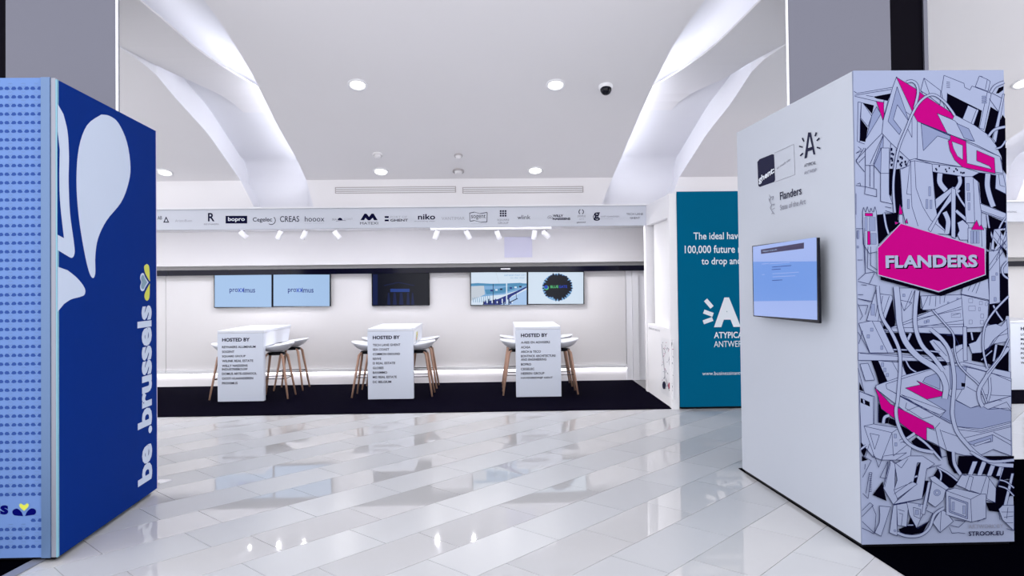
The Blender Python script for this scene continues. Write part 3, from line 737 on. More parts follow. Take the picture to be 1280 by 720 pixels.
w((700, 180), (720, 55), (870, 115), (875, 145), (915, 165), (930, 135), (1075, 190), (1020, 460), (950, 440), (800, 350), (725, 305)); w((955, 140), (985, 60), (1045, 85), (1067, 100), (1050, 175)); l((1030, 160), (1045, 85)); l((985, 60), (1010, 66))
k((745, 190), (1005, 320), (980, 455), (940, 430), (860, 390), (790, 350), (740, 300)); w((900, 280), (965, 310), (925, 422), (857, 388)); w((965, 308), (980, 316), (940, 430), (922, 420)); l((745, 185), (740, 290)); l((1045, 180), (985, 450))
for yy in (105, 118, 131, 144): l((738, yy), (765, yy+3))
for yy in (210, 225, 240, 255): rc_(1005, yy, 1040, yy+9, GR)
l((1060, 230), (1130, 330), (1160, 230), (1085, 190)); w((1160, 195), (1175, 195), (1110, 560), (1085, 530))
w((545, 170), (570, 75), (695, 170), (690, 275), (600, 205)); l((570, 75), (610, 190)); l((545, 170), (560, 190))
w((365, 65), (335, 145), (265, 390), (255, 490), (320, 560), (460, 690), (520, 680), (520, 400), (480, 315))
g((368, 140), (300, 400), (385, 500), (400, 465), (340, 385), (370, 275), (455, 400), (435, 330)); l((455, 400), (440, 440), (480, 522), (480, 360), (435, 330))
g((215, 290), (247, 345), (135, 530), (180, 350)); pk((212, 250), (268, 258), (272, 345), (262, 392)); l((270, 240), (268, 258)); w((270, 240), (300, 246), (272, 350), (268, 300))
l((255, 490), (60, 690), (75, 720)); l((265, 500), (165, 720)); g((265, 510), (262, 720), (190, 720)); l((320, 565), (315, 720)); l((130, 600), (130, 720))
w((520, 400), (770, 500), (950, 570), (1140, 665), (1160, 720), (1165, 700), (1150, 660), (1110, 580), (1050, 500), (950, 430), (800, 350), (570, 205), (490, 345))
w((520, 400), (1140, 665), (1165, 790), (860, 745), (500, 680), (520, 680))
pk((362, 68), (505, 155), (570, 205), (800, 350), (785, 385), (668, 340), (748, 490), (520, 400), (490, 345), (475, 310))
w((668, 340), (800, 395), (950, 550), (860, 535), (770, 500), (745, 490)); g((815, 415), (905, 455), (950, 550), (870, 525)); g((548, 415), (768, 510), (765, 540), (672, 510), (565, 620))
for i in range(16):
    x = 322+(i*37) % 110; y = 600+(i*53) % 120
    if y > 560+(x-320)*1.0: rc_(x, y, x+10, y+10, K)
use(185)
k((312, 155), (345, 155), (325, 365), (308, 345)); k((355, 160), (388, 155), (398, 300), (410, 430), (380, 490), (370, 560), (355, 550), (345, 480))
k((218, 500), (345, 490), (375, 540), (395, 570), (310, 640), (240, 715), (228, 720), (222, 600))
k((635, 180), (690, 190), (875, 215), (882, 520), (900, 590), (830, 640), (815, 670), (735, 650), (690, 625), (660, 560), (655, 380))
k((935, 215), (985, 185), (1110, 200), (1112, 300), (1188, 350), (1188, 490), (1095, 450), (1000, 415), (985, 260)); k((1045, 500), (1185, 560), (1188, 690), (1100, 720), (1040, 700)); k((1120, 0), (1188, 0), (1188, 200), (1160, 160), (1150, 60))
w((985, 185), (1165, 200), (1185, 300), (1185, 345), (1105, 305), (1110, 205)); l((1130, 200), (1140, 280), (1175, 290))
pr.fill([(768, -100), (885, -50), (893, 115), (1080, 160), (1060, 135), (965, 95), (965, 18), (1098, 75), (1105, 190), (860, 145), (800, 90), (765, 20), (750, -55), (768, -60)], PK, LN, LWd)
w((778, -50), (860, -20), (862, 90), (820, 60), (790, 0))
w((630, 120), (865, 145), (985, 185), (930, 215), (875, 215), (635, 178))
for i, (x, y) in enumerate(((655, 150), (680, 130), (728, 155), (735, 170), (755, 145), (790, 170), (805, 150), (815, 160), (842, 178), (855, 182), (866, 180), (660, 158))): rc_(x, y, x+9, y+12, K)
for i, (x, y) in enumerate(((322, 5), (335, 40), (320, 70), (328, 85), (322, 120), (388, 60), (402, 70), (372, 90), (388, 115), (425, 95), (430, 115), (395, 125))): rc_(x, y, x+10, y+16, K)
w((455, 95), (500, 80), (630, 120), (655, 430), (680, 560), (760, 650), (620, 640), (440, 600), (410, 470), (392, 155), (440, 140))
l((465, 95), (455, 210), (440, 345), (475, 350), (480, 440), (525, 585)); l((500, 95), (510, 300), (560, 440), (620, 540), (760, 650)); l((470, 95), (475, 350)); l((400, 160), (460, 130)); l((455, 95), (500, 80), (865, 145)); l((460, 105), (500, 95), (630, 120))
w((245, 0), (310, 0), (308, 190), (308, 345), (335, 420), (245, 400)); l((245, 190), (310, 190)); l((130, 0), (130, 290), (215, 310), (215, 365), (125, 345), (130, 290)); l((165, 130), (165, 290)); l((195, 130), (195, 300)); l((130, 130), (195, 130), (245, 190)); g((250, 0), (245, 190), (195, 130))
l((60, 100), (125, 180)); l((60, 100), (120, 0)); l((80, 110), (130, 60)); l((60, 280), (130, 290)); l((70, 270), (90, 262), (95, 285)); l((270, 485), (345, 490), (280, 470)); l((280, 440), (325, 450)); l((60, 340), (60, 500))
w((600, 610), (800, 290), (845, 320), (700, 480), (620, 630)); w((655, 385), (785, 290), (805, 300), (660, 460)); w((775, 295), (808, 310), (805, 680), (775, 665))
bd(40, (690, 190), (690, 260), (735, 320)); bd(30, (835, 212), (840, 260), (812, 310)); bd(36, (725, 480), (752, 550), (742, 640)); bd(16, (815, 335), (845, 390), (880, 440)); bd(24, (810, 470), (890, 540))
w((820, 560), (860, 540), (905, 580), (905, 690), (840, 690), (820, 650), (835, 620))
w((875, 215), (930, 215), (975, 250), (1000, 420), (1000, 600), (950, 560), (885, 560), (878, 440)); l((940, 230), (950, 560)); l((975, 250), (990, 420))
for a in ((890, 265, 910, 320), (895, 335, 915, 395), (900, 410, 915, 465), (605, 290, 620, 360), (585, 385, 600, 455), (615, 390, 630, 455), (445, 385, 460, 455)): rc_(*a, GR)
w((990, 415), (1185, 490), (1180, 545), (1000, 480)); l((1000, 470), (1185, 535))
bd(40, (1050, 192), (1045, 280), (1062, 360), (1090, 440)); bd(16, (270, 490), (285, 580), (305, 645)); bd(14, (1045, 500), (1060, 600), (1090, 690)); bd(14, (1180, 520), (1130, 620), (1150, 730), (1190, 800))
w((900, 600), (925, 600), (1035, 600), (1040, 800), (900, 760)); rc_(920, 622, 985, 715, GR); l((1000, 600), (1005, 740)); l((940, 622), (940, 715)); l((965, 622), (965, 715))
pk((925, 612), (965, 540), (985, 590), (1000, 575), (1020, 614)); pk((388, 420), (410, 480), (405, 500), (380, 495)); w((382, 500), (410, 500), (415, 570), (380, 560)); pk((350, 552), (385, 560), (355, 575)); pk((428, 560), (440, 530), (450, 566))
w((110, 480), (118, 445), (128, 480), (135, 480), (145, 440), (155, 480), (165, 480), (173, 450), (182, 480), (193, 480), (203, 440), (213, 480), (232, 775), (160, 790), (115, 720))
pk((128, 488), (185, 490), (185, 512), (128, 510)); rc_(160, 520, 205, 620, GR); rc_(125, 520, 145, 620, GR); pk((146, 625), (166, 625), (168, 725), (146, 725)); rc_(172, 640, 212, 722, GR); l((60, 605), (110, 605)); rc_(68, 620, 80, 680, GR)
bd(20, (440, -495+0), (480, -502), (515, -475), (525, -410), (500, -300))
bd(18, (800, -245), (770, -290), (720, -350), (650, -398), (590, -388), (530, -335), (480, -250), (440, -150), (390, -30), (362, 80), (345, 200), (340, 300), (345, 400), (352, 485))
bd(22, (1070, -415), (1105, -465), (1172, -495)); bd(20, (1055, -90), (1100, -138), (1180, -160)); bd(14, (1110, 5), (1150, -10), (1182, -55))
use(275)
w((1055, 235), (1135, 225), (1140, 620), (1060, 632)); k((1140, 400), (1200, 400), (1203, 600), (1165, 620), (1140, 600)); k((1040, 60), (1075, 60), (1060, 230), (1035, 210))
rc_(1078, 420, 1105, 455, GR); rc_(1108, 395, 1122, 415, GR); rc_(1095, 580, 1112, 610, GR)
k((1060, 640), (1165, 620), (1203, 600), (1207, 720), (1060, 720)); w((1070, 220), (1095, 70), (1180, 60), (1190, 150), (1110, 230))
for a in (((1100, 75), (1185, 190)), ((1090, 130), (1180, 230)), ((1185, 20), (1090, 240)), ((1190, 90), (1110, 300)), ((1060, 340), (1190, 150)), ((1060, 380), (1190, 200)), ((1145, 90), (1140, 210))): l(*a)
k((1095, 150), (1120, 190), (1095, 220)); k((1140, 80), (1180, 75), (1165, 120)); k((1150, 200), (1190, 230), (1190, 290))
bd(16, (1195, 310), (1158, 360), (1165, 410), (1203, 440)); 
l((70, 65), (115, 65)); rc_(70, 80, 82, 140, GR); l((70, 300), (110, 300)); l((110, 0), (130, 400), (75, 450)); l((125, 60), (130, 400)); l((150, 200), (145, 360), (220, 400)); l((170, 200), (170, 340), (220, 375)); l((75, 460), (220, 495)); l((100, 485), (140, 490)); l((75, 560), (115, 560)); l((75, 590), (180, 610)); l((130, 400), (200, 390)); l((200, 395), (160, 480))
rc_(68, 195, 80, 210, GR)
use(360)
k((335, 80), (355, 260), (345, 300), (260, 310), (285, 220)); k((510, 80), (540, 20), (545, 150), (560, 165), (610, 172), (510, 205), (495, 160))
k((275, 335), (640, 340), (865, 355), (870, 440), (800, 470), (740, 520), (560, 500), (350, 480), (320, 420)); k((175, 545), (225, 545), (295, 690), (240, 725)); k((405, 550), (740, 550), (745, 575), (600, 620), (440, 660))
k((890, 330), (1000, 330), (985, 420), (930, 440), (895, 440)); k((930, 480), (1010, 470), (1100, 420), (1205, 440), (1205, 645), (1120, 610), (1060, 570), (930, 545)); k((1060, 122), (1203, 110), (1180, 240), (1110, 282), (1050, 270)); k((165, 455), (188, 487), (160, 487))
w((75, 500), (75, 485), (740, 520), (750, 550), (75, 542)); l((90, 490), (400, 515), (740, 535))
w((80, 265), (180, 245), (240, 250), (350, 485), (165, 487)); l((180, 245), (300, 490)); rc_(168, 300, 188, 325, GR); rc_(142, 350, 162, 375, GR); rc_(245, 432, 262, 462, GR); l((110, 320), (80, 420)); l((75, 330), (165, 487))
w((200, 40), (330, 55), (335, 80), (270, 260), (240, 250), (140, 245)); rc_(172, 120, 200, 205, GR); l((220, 130), (205, 215)); l((260, 60), (225, 250)); l((310, 60), (250, 240)); l((75, 80), (170, 105)); l((80, 130), (150, 130), (130, 200)); l((75, 120), (110, 210), (90, 240)); l((200, 40), (215, 0))
w((340, 0), (530, 0), (510, 120), (495, 240), (390, 290), (355, 240), (345, 60)); l((385, 0), (395, 130)); w((390, 90), (480, 110), (420, 172)); l((480, 20), (420, 172)); l((500, 20), (460, 120)); rc_(410, 45, 428, 65, GR)
w((545, 60), (850, 50), (860, 130), (640, 160), (560, 165)); l((600, 60), (560, 150)); l((660, 60), (655, 140)); l((690, 50), (690, 120)); l((730, 40), (720, 110)); l((620, 60), (610, 130)); rc_(815, 75, 828, 105, GR); rc_(745, 105, 757, 130, GR)
w((870, -60), (1050, -90), (1060, 90), (850, 45)); l((900, 20), (940, -60)); l((960, 40), (1000, -70)); l((930, 30), (965, -40))
w((390, 270), (640, 165), (850, 75), (870, 130), (865, 290), (500, 310), (310, 300)); l((400, 280), (850, 140)); l((500, 235), (850, 160)); l((500, 300), (865, 240)); l((520, 285), (865, 270)); l((320, 320), (865, 355)); w((310, 300), (865, 290), (865, 350), (640, 340), (275, 325)); rc_(775, 190, 845, 220); l((780, 205), (840, 190)); rc_(570, 245, 590, 265, GR); rc_(592, 238, 610, 258, GR)
w((850, 50), (1055, 100), (1045, 290), (870, 300))
for a in ((905, 80, 935, 110), (985, 100, 1008, 125), (905, 135, 955, 170), (980, 145, 992, 172), (995, 195, 1018, 225), (908, 240, 932, 270), (992, 242, 1018, 270), (1030, 110, 1048, 132)): rc_(*a)
w((1000, 330), (1050, 280), (1110, 270), (1150, 285), (1190, 235), (1203, 400), (1090, 420), (1000, 485), (930, 490), (905, 420), (960, 400)); l((1050, 470), (1100, 380), (1200, 300)); l((1080, 430), (1130, 360), (1200, 340)); l((1020, 500), (1090, 390), (1160, 330))
w((610, 400), (640, 385), (690, 400), (750, 470), (820, 430), (860, 420), (870, 560), (740, 560), (650, 460)); l((640, 400), (740, 510)); l((740, 355), (800, 360), (830, 420), (820, 440)); l((860, 450), (800, 500)); w((862, 290), (890, 290), (895, 545), (865, 545))
w((90, 570), (150, 565), (200, 690), (130, 695)); l((75, 600), (140, 850)); w((225, 545), (400, 560), (440, 655), (295, 700)); rc_(250, 560, 268, 590, GR); rc_(268, 600, 285, 630, GR); rc_(285, 640, 305, 665, GR); l((330, 550), (385, 650))
bd(12, (340, 462), (560, 468), (690, 482)); bd(12, (435, 545), (465, 600), (512, 632)); bd(20, (440, 410), (470, 340)); bd(14, (925, 332), (935, 390)); bd(14, (1090, 130), (1120, 190), (1160, 245)); bd(18, (1112, 425), (1092, 550)); bd(10, (1000, 540), (1080, 470))
use(455)
k((182, -25), (225, -25), (295, 130), (235, 160)); k((230, 290), (260, 340), (310, 390), (300, 446), (228, 440)); k((310, 400), (360, 425), (385, 465), (350, 465), (303, 446)); k((380, 450), (490, 512), (440, 565), (395, 540)); k((520, 545), (600, 580), (690, 625), (705, 705), (600, 650), (500, 615), (475, 580))
k((745, 650), (785, 660), (795, 725), (765, 760)); k((95, 590), (157, 600), (120, 695), (100, 660)); k((86, 135), (118, 205), (85, 195)); k((1125, 0), (1205, 5), (1205, 75), (1120, 35))
w((210, 160), (440, 80), (640, 30), (860, -15), (1220, 60), (1225, 690), (1090, 640), (980, 690), (870, 685), (740, 650), (655, 600), (590, 570), (590, 475), (420, 350), (210, 185))
w((285, 150), (640, 35), (700, 60), (760, 190), (735, 350), (690, 400), (290, 185)); g((580, 100), (690, 60), (690, 190), (560, 135)); g((760, 10), (890, 20), (870, 190), (770, 190))
g((590, 265), (755, 230), (820, 280), (920, 330), (1010, 310), (1225, 350), (1225, 430), (1000, 485), (820, 470), (690, 400), (735, 350)); w((870, 190), (890, 20), (1225, 110), (1225, 240), (1010, 300), (920, 330), (810, 270), (860, 185)); l((890, 170), (1000, 230), (1225, 240)); l((870, 20), (1060, 60), (1225, 130)); l((860, 5), (1225, 110))
k((850, 140), (880, 145), (878, 172), (850, 170)); w((400, 230), (735, 352), (690, 380), (560, 330)); l((385, 240), (770, 450)); l((290, 185), (770, 430)); l((440, 290), (430, 330), (560, 412), (640, 390)); l((440, 350), (530, 315), (560, 325)); l((690, 440), (655, 480), (700, 700), (745, 690)); l((690, 490), (740, 650)); l((700, 500), (870, 560))
l((820, 470), (1000, 500), (1225, 440)); l((820, 490), (1000, 512), (1225, 458)); l((850, 560), (1225, 470)); w((1000, 310), (1225, 240), (1225, 340), (1190, 285), (1050, 340)); l((1050, 340), (1200, 330), (1225, 355)); l((1130, 275), (1155, 275)); g((890, 590), (1085, 530), (1085, 580), (950, 612)); w((945, 600), (1070, 560), (1070, 578), (948, 618)); l((1090, 510), (1225, 580)); l((1085, 530), (1225, 610)); l((590, 475), (655, 500))
pk((200, 175), (320, 300), (480, 380), (640, 462), (650, 490), (590, 475), (590, 575), (480, 510), (350, 410), (250, 335), (225, 240)); pk((515, 125), (755, 230), (590, 265), (430, 180), (545, 155))
w((85, 205), (200, 245), (195, 455), (190, 700), (100, 590)); k((95, 255), (162, 285), (165, 320), (95, 290)); w((110, 262), (125, 268), (128, 302), (115, 298)); l((85, 205), (185, 245)); l((190, 245), (190, 450)); l((225, 240), (228, 440))
w((120, 465), (190, 450), (380, 480), (400, 545), (480, 600), (465, 720), (250, 720), (200, 700)); l((120, 465), (330, 515), (380, 480)); l((330, 515), (250, 720)); l((330, 515), (340, 690)); w((165, 520), (235, 535), (200, 640)); rc_(345, 525, 365, 555, GR); rc_(350, 590, 368, 615, GR); l((340, 690), (450, 600), (385, 575)); l((270, 690), (440, 665), (360, 720)); l((160, 600), (130, 700))
bd(24, (265, 445), (275, 400), (310, 385)); bd(22, (390, 580), (440, 560), (500, 520)); bd(18, (520, 545), (600, 610), (700, 720)); bd(20, (1060, 100), (1065, 200), (1045, 280)); bd(16, (95, 640), (135, 610))
use(570)
k((735, -45), (770, -30), (835, 130), (800, 130), (755, 60)); k((830, 0), (1245, 0), (1245, 170), (1130, 180), (1060, 140), (930, 130), (850, 135), (822, 80)); k((500, 100), (540, 50), (525, 205), (488, 205)); k((370, 175), (495, 105), (485, 195), (365, 300), (345, 255))
k((185, 292), (262, 190), (265, 240), (290, 338)); k((575, 185), (605, 185), (590, 250), (555, 325)); k((640, 150), (680, 85), (825, 190), (790, 238), (750, 240)); k((1130, 190), (1170, 170), (1215, 300), (1160, 370), (1135, 420), (1060, 412), (1035, 350), (1100, 350), (1110, 240)); k((380, 550), (450, 520), (470, 455), (512, 540), (612, 485), (560, 575), (480, 590), (400, 582)); k((105, 0), (150, 28), (105, 40)); k((1130, 180), (1245, 180), (1245, 300), (1215, 300), (1170, 180))
for x in (935, 1005, 1080, 1150): w((x, 40), (x+38, 40), (x-5, 150), (x-40, 150))
w((1225, 130), (1245, 130), (1190, 380), (1165, 375)); w((1130, 200), (1155, 90), (1170, 90), (1120, 240))
bd(12, (1140, 180), (1190, 195), (1245, 240)); bd(12, (1130, 225), (1190, 245), (1245, 300)); bd(14, (365, 190), (430, 185), (520, 150)); bd(14, (680, 90), (700, 140), (690, 195)); bd(16, (670, 85), (750, 130), (820, 185)); bd(26, (790, -30), (800, 60), (845, 140))
w((265, 240), (318, 30), (355, 60), (350, 250), (372, 330), (340, 365)); l((320, 50), (275, 235)); w((350, 60), (460, 0), (560, 0), (650, 60), (590, 100), (555, 320), (340, 362), (375, 330), (510, 215), (545, 50), (520, 50), (490, 200), (365, 300), (345, 255), (370, 180)); l((345, 365), (450, 345), (560, 320)); l((590, 95), (700, 65))
w((345, 255), (350, 270), (370, 320), (520, 210), (488, 195)); l((480, 190), (345, 285)); l((240, 160), (285, 170), (300, 40), (240, 160)); l((330, 30), (400, 90), (450, 20)); l((200, 0), (230, 85), (265, 0)); l((110, 160), (175, 35), (110, 0)); l((130, 60), (125, 100)); l((110, 280), (150, 320), (180, 125), (160, 125), (135, 280))
for yy in range(140, 280, 14): l((160, yy), (178, yy+2))
l((105, 410), (165, 350), (190, 370), (105, 455)); l((180, 370), (210, 440), (200, 580), (105, 490)); w((235, 375), (320, 382), (248, 602), (200, 575), (235, 500), (240, 440)); l((105, 540), (150, 560), (195, 585))
w((340, 370), (365, 365), (370, 600), (310, 575)); pr.fill([(352+9*cos(t), 560+9*sin(t)) for t in np.linspace(0, 5.7, 10)], GR, LN, 2)
w((365, 365), (455, 350), (440, 530), (372, 520)); l((375, 400), (425, 415)); l((385, 430), (410, 435), (400, 520)); w((440, 345), (600, 370), (545, 470), (515, 540), (460, 440)); w((490, 385), (545, 400), (540, 470), (495, 450)); rc_(505, 405, 530, 440, GR); l((570, 400), (635, 430), (600, 495), (520, 545)); w((635, 500), (700, 400), (735, 420), (790, 490), (690, 575)); l((700, 400), (690, 575))
bd(22, (370, 575), (440, 600), (540, 595), (610, 540), (650, 440), (720, 390)); bd(10, (445, 518), (490, 518))
w((600, 345), (630, 190), (735, 250), (715, 330), (655, 385)); pr.fill([(668+26*cos(t), 275+24*sin(t)) for t in np.linspace(0, 6.0, 18)], GR, LN, 2); pr.fill([(668+11*cos(t), 275+11*sin(t)) for t in np.linspace(0, 6.0, 12)], WH, LN, 2); w((600, 195), (622, 190), (575, 440), (550, 435)); pr.fill([(537+9*cos(t), 370+9*sin(t)) for t in np.linspace(0, 5.9, 10)], GR, LN, 2)
w((610, 160), (650, 150), (760, 240), (735, 255), (630, 190))
w((810, 215), (855, 140), (1045, 150), (1110, 240), (1100, 350), (1035, 330), (995, 285), (880, 245)); w((880, 245), (910, 150), (940, 158), (915, 265)); l((855, 140), (890, 150)); w((1060, 170), (1110, 240), (1105, 350), (1040, 320)); l((995, 285), (1040, 150))
w((735, 260), (800, 240), (995, 285), (1035, 285), (1035, 470), (925, 495), (735, 440)); l((735, 260), (920, 325), (995, 285)); l((920, 325), (928, 492)); g((755, 300), (900, 350), (897, 472), (758, 420)); w((768, 315), (888, 358), (886, 455), (770, 412)); rc_(780, 345, 798, 408, GR); rc_(860, 372, 878, 435, GR)
l((770, 520), (830, 535), (880, 490), (800, 480)); l((760, 535), (780, 580), (830, 575), (880, 582)); l((970, 492), (1030, 465)); w((1130, 400), (1160, 370), (1245, 370), (1245, 560), (1160, 480)); l((1150, 420), (1245, 420)); l((1170, 460), (1240, 450)); l((1180, 500), (1240, 500)); l((1190, 545), (1240, 560)); l((1200, 385), (1190, 470))
l((1140, 480), (1130, 420))
use(455)
bd(30, (375, -665), (378, -560), (385, -490), (380, -380), (385, -300)) if False else None
# long cables that run over everything below the hexagon
use(360)
bd(26, (222, -15), (235, 120), (262, 230), (330, 340), (385, 470), (392, 600), (385, 700), (372, 850), (360, 920), (375, 1020), (430, 1140), (520, 1205), (640, 1232))
bd(44, (362, -10), (378, 150), (388, 270), (430, 400), (520, 510), (640, 590), (700, 650), (735, 740), (725, 830))
bd(32, (520, 20), (505, 160), (508, 300), (555, 430), (640, 520), (715, 620))
bd(30, (620, 310), (700, 380), (760, 470), (790, 600), (798, 720), (785, 880), (785, 960), (815, 1070), (890, 1170), (990, 1265), (1110, 1320), (1240, 1332))
bd(14, (635, 165), (720, 260), (790, 350), (800, 470), (830, 570), (900, 650), (985, 730), (1040, 860))
bd(16, (1203, 62), (1100, 170), (1030, 280), (1012, 400), (1020, 500), (1045, 600))
bd(30, (1205, 450), (1110, 560), (1030, 680), (985, 760), (985, 830), (1010, 890)); bd(14, (1205, 380), (1150, 500), (1090, 580), (1040, 640))
bd(22, (920, 1230), (1060, 1300), (1245, 1290))
# sign lettering
use(275)
k((245, 448), (245, 418), (680, 545), (1030, 400), (1040, 232), (1055, 240), (1055, 440), (700, 570))
pr.fill([(395, 22), (1030, 210), (1034, 412), (680, 542), (222, 414), (219, 208)], WH); pr.fill([(397, 28), (1024, 216), (1028, 407), (680, 534), (228, 409), (225, 212)], PK)
d = pr.d+.0004
for dx, dy, m, o2 in ((9, 8, M_artk, 0), (0, 0, M_face, .0006)):
    a = pr.pl(*pr.tr(283+dx, 361+dy), d+o2); b = pr.pl(*pr.tr(972+dx, 354+dy), d+o2); t = pr.pl(*pr.tr(283+dx, 266+dy), d+o2)
    add_text(pr.mb, 'FLANDERS', a, b-a, Vector((0, 0, t.z-a.z)), m, .037)
use(570)
for s_, x0, yb, x1, yt, m, wt in (('ARTWORK BY', 905, 545, 1165, 514, M_mid, .0), ('STROOK.EU', 905, 600, 1168, 565, M_navy, .02)):
    a = pr.pl(*pr.tr(x0, yb), d); b = pr.pl(*pr.tr(x1, yb-6), d); t = pr.pl(*pr.tr(x0, yt+2), d); add_text(pr.mb, s_, a, b-a, Vector((0, 0, t.z-a.z)), m, wt)
pr.mb.build('line_art_print', M_face, rx)

# prints on its white side
sp = Plane(rn, nrm if nrm.x < 0 else -nrm)
pr = Print(sp, lambda x, y: (930+x/5.145, 150+y/5.145), .0008, .0003)
pr.fill([(100, 252), (180, 220), (193, 222), (200, 385), (194, 398), (102, 431), (92, 424), (86, 270)], M_ink)
pr.line([(195, 213), (320, 156), (328, 352), (202, 397)], M_mid, 2.0)
def st_(s, a, b, t, m, wt): 
    A = pr.P(a); add_text(pr.mb, s, A, pr.P(b)-A, pr.P(t)-A, m, wt)
pr.d += .0006
st_('ghent:', (96, 418), (196, 350), (92, 368), M_white_ink, .03)
st_('so much city', (212, 322), (300, 262), (210, 304), M_mid, 0)
pr.mb.build('city_logo', M_ink, rx); pr.mb = MB()
pr.fill([(388, 248), (412, 80), (430, 80), (458, 220), (446, 224), (440, 192), (410, 202), (404, 243)], M_ink); pr.fill([(412, 180), (437, 172), (422, 106)], M_side)
for (x, y, a) in ((366, 172, .25), (380, 127, 1.1), (370, 222, -.7), (461, 92, -1.25), (476, 125, -.8), (479, 179, .3)):
    L, w_ = 12, 4.5; dx, dy = cos(a), sin(a)
    pr.fill([(x+s*dx*L-t*dy*w_, y+s*dy*L*1.1+t*dx*w_) for s, t in ((-1, -1), (1, -1), (1, 1), (-1, 1))], M_ink)
st_('ATYPICAL', (387, 304), (462, 284), (387, 284), M_ink, .01); st_('ANTWERP', (387, 352), (466, 330), (387, 331), M_faint if False else M_mid, 0)
pr.mb.build('letter_logo', M_ink, rx); pr.mb = MB()
st_('Flanders', (232, 516), (370, 478), (230, 466), M_ink, .01); st_('State of the Art', (232, 580), (396, 540), (231, 546), M_mid, 0)
for q in (((162, 480), (172, 500), (163, 520), (178, 545), (168, 565), (182, 590), (196, 606)), ((172, 498), (190, 490), (182, 515)), ((178, 545), (196, 540), (190, 552)), ((182, 575), (198, 565)), ((165, 520), (158, 505)), ((186, 598), (176, 604))): pr.line(q, M_mid, 3)
pr.mb.build('lion_logo', M_ink, rx)

# screen on that side, standing off the wall
o_ = .085; A = sp(941.6, 395.4, o_); B_ = sp(1023.6, 401.2, o_); tl = sp(940.4, 307.4, o_)
z0, z1 = A.z, tl.z; hu = Vector((B_.x-A.x, B_.y-A.y, 0))
ws = empty('wall_screen', (A.x, A.y, z0), 'flat screen with pale blue page, mounted on the white side of the line-art box', 'screen')
MB().prism([Vector((A.x, A.y, z0)), Vector((A.x, A.y, z0))+hu, Vector((A.x, A.y, z0))+hu-sp.n*.018, Vector((A.x, A.y, z0))-sp.n*.018], (0, 0, z1-z0)).build('casing', MATS['lightbox_navy'] if False else M_black, ws)
c_ = Vector((A.x, A.y, z0))+hu*.3-sp.n*.018
MB().prism([c_+Vector((0, 0, .15)), c_+hu*.4+Vector((0, 0, .15)), c_+hu*.4-sp.n*.066+Vector((0, 0, .15)), c_-sp.n*.066+Vector((0, 0, .15))], (0, 0, z1-z0-.3)).build('bracket', M_dark, ws)
pr = Print(Plane(sp.p+sp.n*o_, sp.n), lambda x, y: (930+x/5.764, 285+y/5.764), .0008, .0003)
pr.fill([(64, 135), (522, 66), (528, 662), (72, 630)], M_s4); pr.fill([(65, 243), (524, 240), (526, 522), (70, 528)], M_s5); pr.fill([(122, 155), (432, 105), (432, 148), (123, 187)], M_s6)
pr.d += .0004
st_('Webpagina niet gevonden', (135, 176), (238, 162), (135, 164), M_s1, 0)
for x0, y0, x1, y1, m in ((202, 282, 340, 270, M_s7), (200, 300, 264, 295, M_s7), (203, 378, 276, 374, M_s7), (128, 260, 180, 255, M_s4), (185, 258, 330, 248, M_s4), (205, 330, 395, 318, M_s4), (205, 352, 370, 344, M_s4), (130, 338, 150, 334, M_s4)): pr.line([(x0, y0), (x1, y1)], m, 4)
pr.mb.build('display', M_s4, ws)

# black mats under the boxes
a = onZ(919, 586); b = onZ(1128, 720); dr = (b-a).normalized(); b2 = a+dr*((a.y-2.4)/-dr.y)
tag(MB().prism([(b2.x, b2.y, .001), (6.2, 2.4, .001), (6.2, a.y+.2, .001), (a.x+.03, a.y, .001)], (0, 0, .005)).build('floor_mat', M_mat), 'black mat under the line-art box at the lower right', 'mat')

# ------------------------------------------------------------------ blue box (left)
ln = Vector((-2.66, 4.378, 0)); lf = Vector((-2.752, 5.836, 0)); ld = lf-ln; ll = Vector((-4.1, 4.41, 0)); lb2 = ll+ld; HL = 2.93
bx = empty('display_box', (ln+lb2)/2, 'tall blue display box with pale petals, patterned front and upright lettering', 'display stand')
ln_n = Vector((ld.y, -ld.x, 0)).normalized()      # faces +x
Z3 = Vector((0, 0, .03))
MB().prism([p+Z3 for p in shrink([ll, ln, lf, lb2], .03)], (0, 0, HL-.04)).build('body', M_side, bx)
MB().prism([p+Z3 for p in (ln+ld*.012, lf, lf-ln_n*.02, ln+ld*.012-ln_n*.02)], (0, 0, HL-.03)).build('side_panel', M_blue, bx)
MB().prism([p+Z3 for p in (lf, lf+ld*.008, lf+ld*.008-ln_n*.05, lf-ln_n*.05)], (0, 0, HL-.03)).build('rear_edge_strip', mat('edge_lilac', (196, 186, 214), .4), bx)
fx = onY(52.5, 400, 4.382).x; fx2 = onY(63.5, 400, 4.38).x
MB().box(fx, fx2, 4.372, 4.392, .03, HL+.012).build('frame_post', M_frameblue, bx)
MB().box(fx2, ln.x-.008, 4.378, 4.398, .03, HL+.01).build('corner_post', M_alu, bx, bevel=.004)
MB().box(ln.x-.008, ln.x, 4.379, 4.396, .03, HL).build('edge_trim', mat('edge_cyan', (118, 166, 184), .5), bx)
MB().box(-4.1, fx, 4.385, 4.40, .03, HL+.012).build('front_panel', M_lb, bx)
MB().prism([Vector((p.x, p.y, .006)) for p in shrink([ll, ln, lf, lb2], .05)], (0, 0, .03)).build('plinth', M_dark, bx)
fpl = Plane((0, 4.385, 0), (0, -1, 0)); mb = MB()
px_, pz_ = 15.75/FPX*4.385, 10.62/FPX*4.385
q0 = onY(45.4, 99.5, 4.385); yy = 4.3838
